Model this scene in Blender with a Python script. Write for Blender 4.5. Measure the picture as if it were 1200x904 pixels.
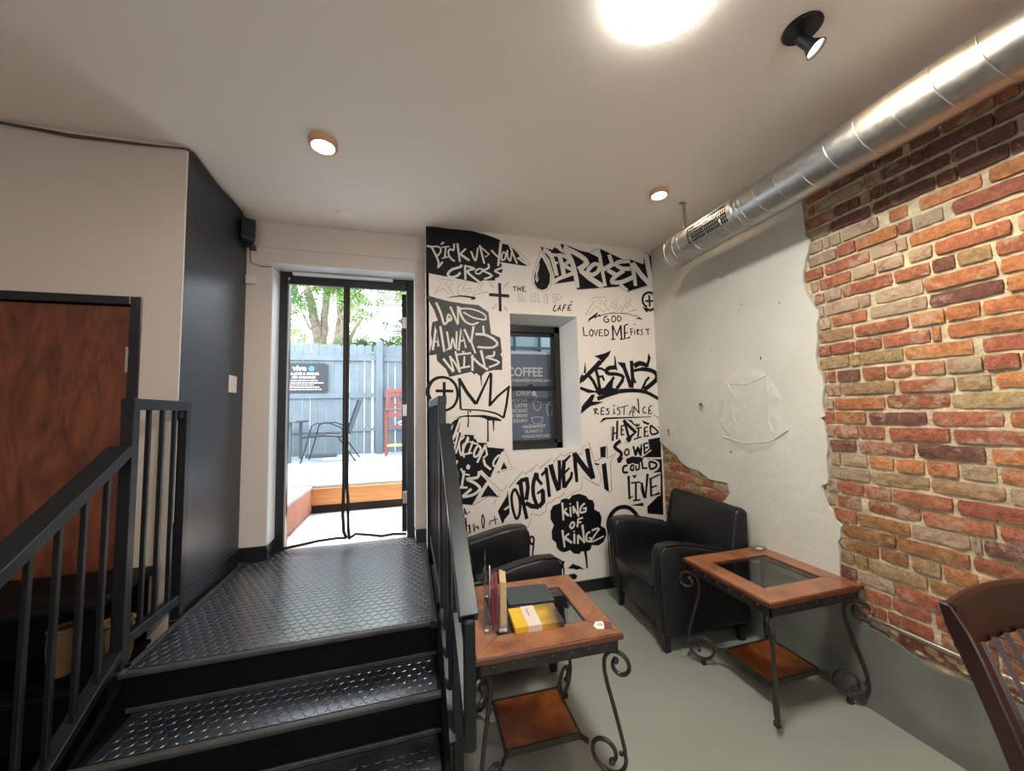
import bpy, bmesh, math, random
from mathutils import Vector, Matrix
random.seed(7)
S = bpy.context.scene
for o in list(bpy.data.objects): bpy.data.objects.remove(o)
PI = math.pi
COL = S.collection

# ---------------------------------------------------------------- camera
cam_d = bpy.data.cameras.new('camera'); cam = bpy.data.objects.new('camera', cam_d); COL.objects.link(cam)
yaw, pit, rol = 0.27170934, 0.06957499, -0.02155774
_f = Vector((math.sin(yaw)*math.cos(pit), math.cos(yaw)*math.cos(pit), math.sin(pit)))
_r = Vector((math.cos(yaw), -math.sin(yaw), 0)); _u = _r.cross(_f)
_r2 = math.cos(rol)*_r+math.sin(rol)*_u; _u2 = -math.sin(rol)*_r+math.cos(rol)*_u
cam.matrix_world = Matrix(((_r2.x, _u2.x, -_f.x, 0), (_r2.y, _u2.y, -_f.y, 0), (_r2.z, _u2.z, -_f.z, 1.55), (0, 0, 0, 1)))
cam_d.sensor_width = 36; cam_d.lens = 36*436.46/1200; cam_d.clip_start = 0.02; cam_d.clip_end = 200
S.camera = cam

# ---------------------------------------------------------------- world, sun, fills, exposure
W = bpy.data.worlds.new('sky'); S.world = W; W.use_nodes = True
bg = W.node_tree.nodes['Background']
bg.inputs[0].default_value = (0.86, 0.93, 1.0, 1); bg.inputs[1].default_value = 6.0
sd = bpy.data.lights.new('sun', 'SUN'); sd.energy = 5.0; sd.angle = math.radians(2); sd.color = (1, 0.95, 0.86)
sun = bpy.data.objects.new('sun', sd); COL.objects.link(sun); sun.rotation_euler = (math.radians(-9), math.radians(-26), 0)
S.view_settings.view_transform = 'Standard'; S.view_settings.look = 'None'
S.view_settings.exposure = 0.47; S.view_settings.gamma = 1.0; S.view_settings.use_curve_mapping = False
def area(name, loc, size, energy, color, rot=(0, 0, 0), size_y=None):
    d = bpy.data.lights.new(name, 'AREA'); d.energy = energy; d.color = color
    d.shape = 'RECTANGLE'; d.size = size; d.size_y = size_y or size
    o = bpy.data.objects.new(name, d); COL.objects.link(o); o.location = loc; o.rotation_euler = rot
    return o
# added fill lights without fixtures: two overhead, one tilted up from the rear
area('overhead_fill', (-0.6, -1.6, 3.02), 1.2, 29, (1, 0.93, 0.84), (0, 0, 0), 0.6)
area('overhead_fill', (-2.2, 0.2, 3.02), 1.2, 4, (1, 0.9, 0.8), (0, 0, 0), 0.6)
area('rear_fill', (0.2, -3.55, 1.7), 4.2, 60, (0.98, 0.98, 1.0), (math.radians(118), 0, 0), 2.4)

# ---------------------------------------------------------------- materials
def mat(name, col, rough=0.6, metal=0.0, noise=0, nscale=8, bump=0, bscale=40, emit=None, es=1.0, spec=None, coat=0, rvar=0, det=4, stretch=None, objcol=False):
    m = bpy.data.materials.new(name); m.use_nodes = True
    nt = m.node_tree; N = nt.nodes; L = nt.links; b = N['Principled BSDF']
    b.inputs['Base Color'].default_value = (*col, 1); b.inputs['Roughness'].default_value = rough; b.inputs['Metallic'].default_value = metal
    if spec is not None: b.inputs['Specular IOR Level'].default_value = spec
    if coat: b.inputs['Coat Weight'].default_value = coat; b.inputs['Coat Roughness'].default_value = 0.22
    if emit: b.inputs['Emission Color'].default_value = (*emit, 1); b.inputs['Emission Strength'].default_value = es
    tc = N.new('ShaderNodeTexCoord'); src = tc.outputs['Object']
    if stretch:
        mp = N.new('ShaderNodeMapping'); mp.inputs['Scale'].default_value = stretch; L.new(src, mp.inputs[0]); src = mp.outputs[0]
    if noise:
        n = N.new('ShaderNodeTexNoise'); n.inputs['Scale'].default_value = nscale; n.inputs['Detail'].default_value = det; L.new(src, n.inputs[0])
        mr = N.new('ShaderNodeMapRange'); mr.inputs[1].default_value = 0.3; mr.inputs[2].default_value = 0.7
        mr.inputs[3].default_value = 1-noise; mr.inputs[4].default_value = 1+noise; L.new(n.outputs[0], mr.inputs[0])
        mx = N.new('ShaderNodeMix'); mx.data_type = 'RGBA'; mx.blend_type = 'MULTIPLY'; mx.inputs[0].default_value = 1
        mx.inputs[6].default_value = (*col, 1); L.new(mr.outputs[0], mx.inputs[7]); L.new(mx.outputs[2], b.inputs['Base Color'])
        if rvar:
            m2 = N.new('ShaderNodeMapRange'); m2.inputs[1].default_value = 0.3; m2.inputs[2].default_value = 0.7
            m2.inputs[3].default_value = rough-rvar; m2.inputs[4].default_value = rough+rvar; L.new(n.outputs[0], m2.inputs[0]); L.new(m2.outputs[0], b.inputs['Roughness'])
    if bump:
        n = N.new('ShaderNodeTexNoise'); n.inputs['Scale'].default_value = bscale; n.inputs['Detail'].default_value = 6; L.new(src, n.inputs[0])
        bp = N.new('ShaderNodeBump'); bp.inputs['Strength'].default_value = bump; bp.inputs['Distance'].default_value = 0.01
        L.new(n.outputs[0], bp.inputs['Height']); L.new(bp.outputs[0], b.inputs['Normal'])
    return m
def wood(name, dark, light, rough=0.35, scale=3.0, stretch=(1, 1, 8), coat=0.3, burl=1.0, distort=2.0):
    m = bpy.data.materials.new(name); m.use_nodes = True
    nt = m.node_tree; N = nt.nodes; L = nt.links; b = N['Principled BSDF']; b.inputs['Roughness'].default_value = rough
    b.inputs['Coat Weight'].default_value = coat; b.inputs['Coat Roughness'].default_value = 0.2
    tc = N.new('ShaderNodeTexCoord'); mp = N.new('ShaderNodeMapping'); mp.inputs['Scale'].default_value = stretch; L.new(tc.outputs['Object'], mp.inputs[0])
    n = N.new('ShaderNodeTexNoise'); n.inputs['Scale'].default_value = scale; n.inputs['Detail'].default_value = 5; n.inputs['Distortion'].default_value = distort; L.new(mp.outputs[0], n.inputs[0])
    n2 = N.new('ShaderNodeTexNoise'); n2.inputs['Scale'].default_value = scale*9; n2.inputs['Detail'].default_value = 3; L.new(mp.outputs[0], n2.inputs[0])
    ad = N.new('ShaderNodeMath'); ad.operation = 'MULTIPLY_ADD'; ad.inputs[1].default_value = 0.25*burl; L.new(n2.outputs[0], ad.inputs[0]); L.new(n.outputs[0], ad.inputs[2])
    cr = N.new('ShaderNodeValToRGB'); cr.color_ramp.elements[0].position = 0.40; cr.color_ramp.elements[0].color = (*dark, 1)
    cr.color_ramp.elements[1].position = 0.85; cr.color_ramp.elements[1].color = (*light, 1); L.new(ad.outputs[0], cr.inputs[0]); L.new(cr.outputs[0], b.inputs['Base Color'])
    bp = N.new('ShaderNodeBump'); bp.inputs['Strength'].default_value = 0.05; L.new(n2.outputs[0], bp.inputs['Height']); L.new(bp.outputs[0], b.inputs['Normal'])
    return m
def glass(name, tint=(1, 1, 1), fac=0.12, rough=0.02):
    m = bpy.data.materials.new(name); m.use_nodes = True; nt = m.node_tree; N = nt.nodes; L = nt.links
    N.remove(N['Principled BSDF']); out = N['Material Output']
    t = N.new('ShaderNodeBsdfTransparent'); t.inputs[0].default_value = (*tint, 1)
    g = N.new('ShaderNodeBsdfGlossy'); g.inputs['Roughness'].default_value = rough
    mx = N.new('ShaderNodeMixShader'); lw0 = N.new('ShaderNodeLayerWeight'); lw = N.new('ShaderNodeMath'); lw.operation = 'POWER'; lw.inputs[1].default_value = 4.0; L.new(lw0.outputs['Facing'], lw.inputs[0])
    ad = N.new('ShaderNodeMath'); ad.operation = 'ADD'; ad.inputs[1].default_value = fac; ad.use_clamp = True
    L.new(lw.outputs[0], ad.inputs[0]); L.new(ad.outputs[0], mx.inputs[0]); L.new(t.outputs[0], mx.inputs[1]); L.new(g.outputs[0], mx.inputs[2]); L.new(mx.outputs[0], out.inputs[0])
    return m
def mesh_screen(name, cover=0.14):
    m = bpy.data.materials.new(name); m.use_nodes = True; nt = m.node_tree; N = nt.nodes; L = nt.links
    N.remove(N['Principled BSDF']); out = N['Material Output']
    t = N.new('ShaderNodeBsdfTransparent'); d = N.new('ShaderNodeBsdfDiffuse'); d.inputs[0].default_value = (0.03, 0.03, 0.035, 1)
    mx = N.new('ShaderNodeMixShader'); mx.inputs[0].default_value = cover
    L.new(t.outputs[0], mx.inputs[1]); L.new(d.outputs[0], mx.inputs[2]); L.new(mx.outputs[0], out.inputs[0])
    return m
def brick_mat():
    m = bpy.data.materials.new('old_brick'); m.use_nodes = True; nt = m.node_tree; N = nt.nodes; L = nt.links; b = N['Principled BSDF']
    b.inputs['Roughness'].default_value = 0.9
    oi = N.new('ShaderNodeObjectInfo'); ge = N.new('ShaderNodeNewGeometry')
    n1 = N.new('ShaderNodeTexNoise'); n1.inputs['Scale'].default_value = 42; n1.inputs['Detail'].default_value = 8; n1.inputs['Roughness'].default_value = 0.7; L.new(ge.outputs['Position'], n1.inputs[0])
    n2 = N.new('ShaderNodeTexNoise'); n2.inputs['Scale'].default_value = 9; n2.inputs['Detail'].default_value = 8; n2.inputs['Roughness'].default_value = 0.75; L.new(ge.outputs['Position'], n2.inputs[0])
    mr = N.new('ShaderNodeMapRange'); mr.inputs[1].default_value = 0.3; mr.inputs[2].default_value = 0.7; mr.inputs[3].default_value = 0.50; mr.inputs[4].default_value = 1.30; L.new(n1.outputs[0], mr.inputs[0])
    mx = N.new('ShaderNodeMix'); mx.data_type = 'RGBA'; mx.blend_type = 'MULTIPLY'; mx.inputs[0].default_value = 1; L.new(oi.outputs['Color'], mx.inputs[6]); L.new(mr.outputs[0], mx.inputs[7])
    # lime wash / old plaster residue, stronger where the object colour's alpha is low
    sub = N.new('ShaderNodeMath'); sub.operation = 'SUBTRACT'; L.new(n2.outputs[0], sub.inputs[0]); L.new(oi.outputs['Alpha'], sub.inputs[1])
    m3 = N.new('ShaderNodeMapRange'); m3.inputs[1].default_value = 0.0; m3.inputs[2].default_value = 0.09; m3.inputs[3].default_value = 0; m3.inputs[4].default_value = 0.75; L.new(sub.outputs[0], m3.inputs[0])
    m2 = N.new('ShaderNodeMix'); m2.data_type = 'RGBA'; L.new(m3.outputs[0], m2.inputs[0]); L.new(mx.outputs[2], m2.inputs[6]); m2.inputs[7].default_value = (0.42, 0.33, 0.23, 1)
    L.new(m2.outputs[2], b.inputs['Base Color'])
    bp = N.new('ShaderNodeBump'); bp.inputs['Strength'].default_value = 1.0; bp.inputs['Distance'].default_value = 0.012; L.new(n1.outputs[0], bp.inputs['Height']); L.new(bp.outputs[0], b.inputs['Normal'])
    return m
M = dict(
 floor=mat('painted_floor', (0.255, 0.262, 0.23), 0.5, noise=0.07, nscale=1.6, bump=0.03, bscale=12, rvar=0.1),
 ceiling=mat('ceiling_paint', (0.87, 0.81, 0.735), 0.7, bump=0.04, bscale=90),
 cream=mat('cream_paint', (0.54, 0.475, 0.42), 0.6, bump=0.05, bscale=60),
 backpaint=mat('beige_paint', (0.66, 0.585, 0.53), 0.6, bump=0.08, bscale=30),
 reveal=mat('pale_reveal_paint', (0.74, 0.77, 0.78), 0.55),
 murwhite=mat('mural_white_paint', (0.70, 0.645, 0.59), 0.55, noise=0.03, nscale=2, bump=0.05, bscale=25),
 charwall=mat('charcoal_wall_paint', (0.024, 0.030, 0.039), 0.42, noise=0.15, nscale=1.5, bump=0.05, bscale=18, rvar=0.08),
 blackpaint=mat('black_mural_paint', (0.004, 0.0045, 0.007), 0.5, spec=0.2),
 sheenpaint=mat('black_paint_with_sheen', (0.032, 0.033, 0.033), 0.45, spec=0.3, noise=0.2, nscale=14),  # black paint lightened to grey: its sheen is put into the colour
 linepaint=mat('thin_marker_line', (0.10, 0.08, 0.08), 0.6),
 whitepaint=mat('white_letter_paint', (0.66, 0.62, 0.57), 0.55),
 blackgloss=mat('black_gloss_trim', (0.010, 0.011, 0.014), 0.3),
 steel=mat('black_painted_steel', (0.007, 0.009, 0.012), 0.36, spec=0.4, noise=0.2, nscale=6),
 rubber=mat('black_rubber_mat', (0.011, 0.014, 0.021), 0.34, spec=0.9, coat=0.8, noise=0.2, nscale=3, rvar=0.06),
 stair=mat('black_painted_step', (0.003, 0.0035, 0.005), 0.5, spec=0.12, noise=0.2, nscale=5),
 nosing=mat('worn_step_nosing', (0.035, 0.034, 0.033), 0.5, noise=0.35, nscale=14),
 plaster=mat('white_plaster', (0.57, 0.565, 0.505), 0.6, noise=0.05, nscale=3, bump=0.75, bscale=11),
 mortar=mat('lime_mortar', (0.54, 0.45, 0.30), 0.95, noise=0.28, nscale=22, bump=0.9, bscale=70),
 concrete=mat('grey_painted_base', (0.155, 0.16, 0.14), 0.62, noise=0.25, nscale=3.5, bump=0.35, bscale=10),
 brick=brick_mat(),
 duct=mat('galvanised_duct', (0.42, 0.42, 0.405), 0.36, metal=1.0, noise=0.10, nscale=30, rvar=0.03),
 galv=mat('galvanised_seam', (0.5, 0.5, 0.48), 0.35, metal=1.0),
 pipe=mat('zinc_conduit', (0.62, 0.61, 0.57), 0.28, metal=1.0),
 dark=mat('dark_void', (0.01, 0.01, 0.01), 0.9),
 white=mat('white_plastic', (0.7, 0.66, 0.62), 0.4),
 blackpl=mat('black_plastic', (0.012, 0.013, 0.015), 0.4),
 leather=mat('black_leather', (0.008, 0.0085, 0.010), 0.38, spec=0.38, bump=0.12, bscale=120, noise=0.15, nscale=5, rvar=0.05),
 iron=mat('wrought_iron', (0.035, 0.030, 0.027), 0.42, metal=0.35, noise=0.3, nscale=20, bump=0.1, bscale=60),
 rivet=mat('iron_rivet', (0.12, 0.10, 0.085), 0.35, metal=0.7),
 burl=wood('burl_veneer', (0.12, 0.034, 0.013), (0.36, 0.14, 0.058), 0.28, 6, (1, 1, 1), 0.5, 1.2, 1.0),
 shelfwood=wood('shelf_veneer', (0.10, 0.022, 0.005), (0.30, 0.085, 0.018), 0.3, 5, (1, 1, 1), 0.5, 1.0, 1.5),
 edgewood=mat('table_edge_wood', (0.10, 0.032, 0.014), 0.3, noise=0.3, nscale=10, coat=0.4),
 doorwood=wood('rotary_plywood_door', (0.055, 0.013, 0.006), (0.19, 0.050, 0.019), 0.42, 1.6, (2.4, 1, 0.8), 0.1, 1.2, 4.5),
 mahog=mat('mahogany_chair', (0.026, 0.0065, 0.006), 0.38, noise=0.3, nscale=7, coat=0.4),
 glassT=glass('table_glass', (0.78, 0.82, 0.82), 0.04),
 glassW=glass('window_glass', (0.93, 0.96, 0.98), 0.03),
 acryl=glass('clear_acrylic', (0.9, 0.9, 0.92), 0.10, 0.08),
 screen=mesh_screen('insect_mesh', 0.13),
 globe=mat('lit_diffuser', (1, 1, 1), 0.5, emit=(1, 0.98, 0.90), es=125),
 rimglow=mat('lit_rim', (1, 1, 1), 0.5, emit=(1, 0.97, 0.88), es=5),
 warm=mat('warm_lit_lens', (1, 1, 1), 0.5, emit=(1, 0.80, 0.58), es=16),
 trimglow=mat('downlight_trim', (0.62, 0.36, 0.24), 0.5),
 fence=mat('grey_blue_fence_paint', (0.128, 0.162, 0.185), 0.7, noise=0.12, nscale=4, bump=0.2, bscale=30),
 deck=mat('pale_deck_paint', (0.36, 0.41, 0.45), 0.6, noise=0.16, nscale=2.5, stretch=(0.4, 3, 1)),
 ground=mat('tan_concrete', (0.78, 0.70, 0.64), 0.85, noise=0.12, nscale=5, bump=0.2, bscale=60),
 plank=wood('orange_plank', (0.38, 0.15, 0.045), (0.58, 0.28, 0.10), 0.6, 2, (0.7, 1, 9), 0, 0.6, 1),
 redplank=mat('red_brown_plank', (0.34, 0.15, 0.10), 0.7, noise=0.15, nscale=5),
 bark=mat('tree_bark', (0.24, 0.19, 0.15), 0.9, noise=0.35, nscale=9, bump=0.6, bscale=20),
 leaf=mat('green_leaf', (0.085, 0.19, 0.05), 0.5, noise=0.45, nscale=2.5),
 leaf2=mat('light_green_leaf', (0.21, 0.33, 0.09), 0.5, noise=0.4, nscale=2.5),
 signb=mat('dark_banner', (0.022, 0.026, 0.032), 0.5),
 menu=mat('grey_menu_board', (0.15, 0.18, 0.235), 0.35, noise=0.1, nscale=3),
 logo=mat('blue_logo', (0.03, 0.20, 0.55), 0.5),
 red=mat('red_brown_stain', (0.26, 0.06, 0.045), 0.5),
 yellow=mat('yellow_cushion', (0.75, 0.60, 0.15), 0.7),
 sling=mat('grey_sling_fabric', (0.08, 0.09, 0.10), 0.7),
 metal=mat('brushed_hinge', (0.6, 0.58, 0.54), 0.35, metal=0.9),
 tan=mat('tan_kraft_paper', (0.17, 0.10, 0.04), 0.8, noise=0.25, nscale=12, bump=0.2),
 pageside=mat('paper_pages', (0.65, 0.6, 0.5), 0.8),
 maroon=mat('maroon_card', (0.16, 0.025, 0.04), 0.5),
 cardtan=mat('tan_card', (0.55, 0.40, 0.20), 0.6),
 bookcover=None, band=mat('cream_paper_band', (0.62, 0.52, 0.44), 0.6),
 slate=mat('slate_notebook_cover', (0.045, 0.055, 0.06), 0.5),
 sticker=mat('sticker_white', (0.72, 0.7, 0.66), 0.4),
 wire=mat('brown_cable', (0.07, 0.045, 0.04), 0.6),
 glaze=mat('frosted_glazing', (0.62, 0.78, 0.85), 0.5),
)
# ---------------------------------------------------------------- helpers
def bm_new(): return bmesh.new()
def join(dst, src, mtx=None):
    if mtx is not None: bmesh.ops.transform(src, matrix=mtx, verts=src.verts)
    me = bpy.data.meshes.new('tmp'); src.to_mesh(me); src.free(); dst.from_mesh(me); bpy.data.meshes.remove(me)
def box(bm, x0, x1, y0, y1, z0, z1, r=0, seg=2, mtx=None):
    t = bm_new(); bmesh.ops.create_cube(t, size=1)
    bmesh.ops.transform(t, matrix=Matrix.Translation(((x0+x1)/2, (y0+y1)/2, (z0+z1)/2)) @ Matrix.Diagonal((abs(x1-x0), abs(y1-y0), abs(z1-z0), 1)), verts=t.verts)
    if r: bmesh.ops.bevel(t, geom=t.edges[:], offset=r, segments=seg, profile=0.5, affect='EDGES')
    join(bm, t, mtx)
def prism(bm, pts, axis, a, b, r=0, seg=2, mtx=None):
    """extrude a closed outline; pts are the two remaining coordinates in xyz order"""
    t = bm_new()
    def mk(p, c):
        return {'x': (c, p[0], p[1]), 'y': (p[0], c, p[1]), 'z': (p[0], p[1], c)}[axis]
    v = [t.verts.new(mk(p, a)) for p in pts]; f = t.faces.new(v)
    e = bmesh.ops.extrude_face_region(t, geom=[f])
    d = Vector(mk((0, 0), b-a))
    bmesh.ops.translate(t, vec=d, verts=[g for g in e['geom'] if isinstance(g, bmesh.types.BMVert)])
    bmesh.ops.recalc_face_normals(t, faces=t.faces)
    if r:
        es = [x for x in t.edges if len(x.link_faces) == 2 and x.calc_face_angle(0) > 0.7]
        bmesh.ops.bevel(t, geom=es, offset=r, segments=seg, profile=0.5, affect='EDGES')
    join(bm, t, mtx)
def tube(bm, pts, r, seg=8, flat=None, caps=True, r1=None):
    """sweep along points; r radius (or r->r1); flat=(width axis vector, width factor) makes a flat bar"""
    P = [Vector(p) for p in pts]; n = len(P); rings = []
    up = Vector((0, 0, 1)); prev = None
    for i in range(n):
        d = (P[min(i+1, n-1)]-P[max(i-1, 0)]).normalized()
        if flat: a = Vector(flat[0]).normalized(); a = (a-d*a.dot(d)).normalized()
        elif prev is None:
            a = d.cross(up); a = d.cross(Vector((1, 0, 0))) if a.length < 0.05 else a; a.normalize()
        else: a = (prev-d*prev.dot(d)).normalized()
        prev = a; b = d.cross(a)
        rr = r if r1 is None else r+(r1-r)*i/(n-1)
        ring = []
        for k in range(seg):
            t = 2*PI*k/seg; wa = rr*(flat[1] if flat else 1)
            ring.append(bm.verts.new(P[i]+a*math.cos(t)*wa+b*math.sin(t)*rr))
        rings.append(ring)
    for i in range(n-1):
        for k in range(seg):
            bm.faces.new((rings[i][k], rings[i][(k+1) % seg], rings[i+1][(k+1) % seg], rings[i+1][k]))
    if caps:
        bm.faces.new(rings[0][::-1]); bm.faces.new(rings[-1])
def cyl(bm, c0, c1, r, seg=16, r1=None): tube(bm, [c0, c1], r, seg, r1=r1)
def lathe(bm, prof, c=(0, 0, 0), seg=24, mtx=None):
    t = bm_new(); rings = []
    for rr, z in prof:
        if rr < 1e-6: rings.append([t.verts.new((c[0], c[1], c[2]+z))])
        else: rings.append([t.verts.new((c[0]+rr*math.cos(2*PI*k/seg), c[1]+rr*math.sin(2*PI*k/seg), c[2]+z)) for k in range(seg)])
    for A, B in zip(rings, rings[1:]):
        for k in range(seg):
            k2 = (k+1) % seg
            if len(A) == 1 and len(B) == 1: continue
            if len(A) == 1: t.faces.new((A[0], B[k2], B[k]))
            elif len(B) == 1: t.faces.new((A[k], A[k2], B[0]))
            else: t.faces.new((A[k], A[k2], B[k2], B[k]))
    bmesh.ops.recalc_face_normals(t, faces=t.faces); join(bm, t, mtx)
def fill_outline(loops, axis_fn, thick):
    """scan-filled sheet with holes from 2-D loops, given thickness along the mapping's depth"""
    t = bm_new(); edges = []
    for lp in loops:
        v = [t.verts.new(axis_fn(p[0], p[1], 0)) for p in lp]
        for i in range(len(v)): edges.append(t.edges.new((v[i], v[(i+1) % len(v)])))
    bmesh.ops.triangle_fill(t, use_beauty=True, use_dissolve=False, edges=edges)
    e = bmesh.ops.extrude_face_region(t, geom=t.faces[:])
    d = Vector(axis_fn(0, 0, thick))-Vector(axis_fn(0, 0, 0))
    bmesh.ops.translate(t, vec=d, verts=[g for g in e['geom'] if isinstance(g, bmesh.types.BMVert)])
    bmesh.ops.recalc_face_normals(t, faces=t.faces)
    return t
def obj(name, bm, m, parent=None, smooth=False, label=None, cat=None, group=None, kind=None, loc=None):
    me = bpy.data.meshes.new(name); bm.to_mesh(me); bm.free()
    ms = m if isinstance(m, (list, tuple)) else [m]
    for x in ms: me.materials.append(M[x])
    if smooth:
        for p in me.polygons: p.use_smooth = True
        try: me.set_sharp_from_angle(angle=math.radians(38))
        except Exception: pass
    o = bpy.data.objects.new(name, me); COL.objects.link(o)
    if parent: o.parent = parent
    tag(o, label, cat, group, kind)
    if loc: o.location = loc
    return o
def tag(o, label=None, cat=None, group=None, kind=None):
    if label: o['label'] = label
    if cat: o['category'] = cat
    if group: o['group'] = group
    if kind: o['kind'] = kind
    return o
def thing(name, label, cat, loc=(0, 0, 0), rz=0, group=None):
    o = bpy.data.objects.new(name, None); COL.objects.link(o); o.location = loc; o.rotation_euler = (0, 0, rz)
    o.empty_display_size = 0.1
    return tag(o, label, cat, group)
def copy_tree(o, parent=None):
    c = o.copy(); COL.objects.link(c); c.parent = parent
    for ch in list(o.children): copy_tree(ch, c)
    return c
def text_bm(s, size, align='LEFT', bold=0.0, thick=0.001):
    cu = bpy.data.curves.new('t', 'FONT'); cu.body = s; cu.size = size; cu.align_x = align; cu.extrude = thick; cu.offset = bold; cu.resolution_u = 2
    o = bpy.data.objects.new('t', cu); COL.objects.link(o)
    dg = bpy.context.evaluated_depsgraph_get(); me = bpy.data.meshes.new_from_object(o.evaluated_get(dg))
    bm = bm_new(); bm.from_mesh(me); bpy.data.objects.remove(o); bpy.data.curves.remove(cu); bpy.data.meshes.remove(me)
    return bm
ZC = 3.08
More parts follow.
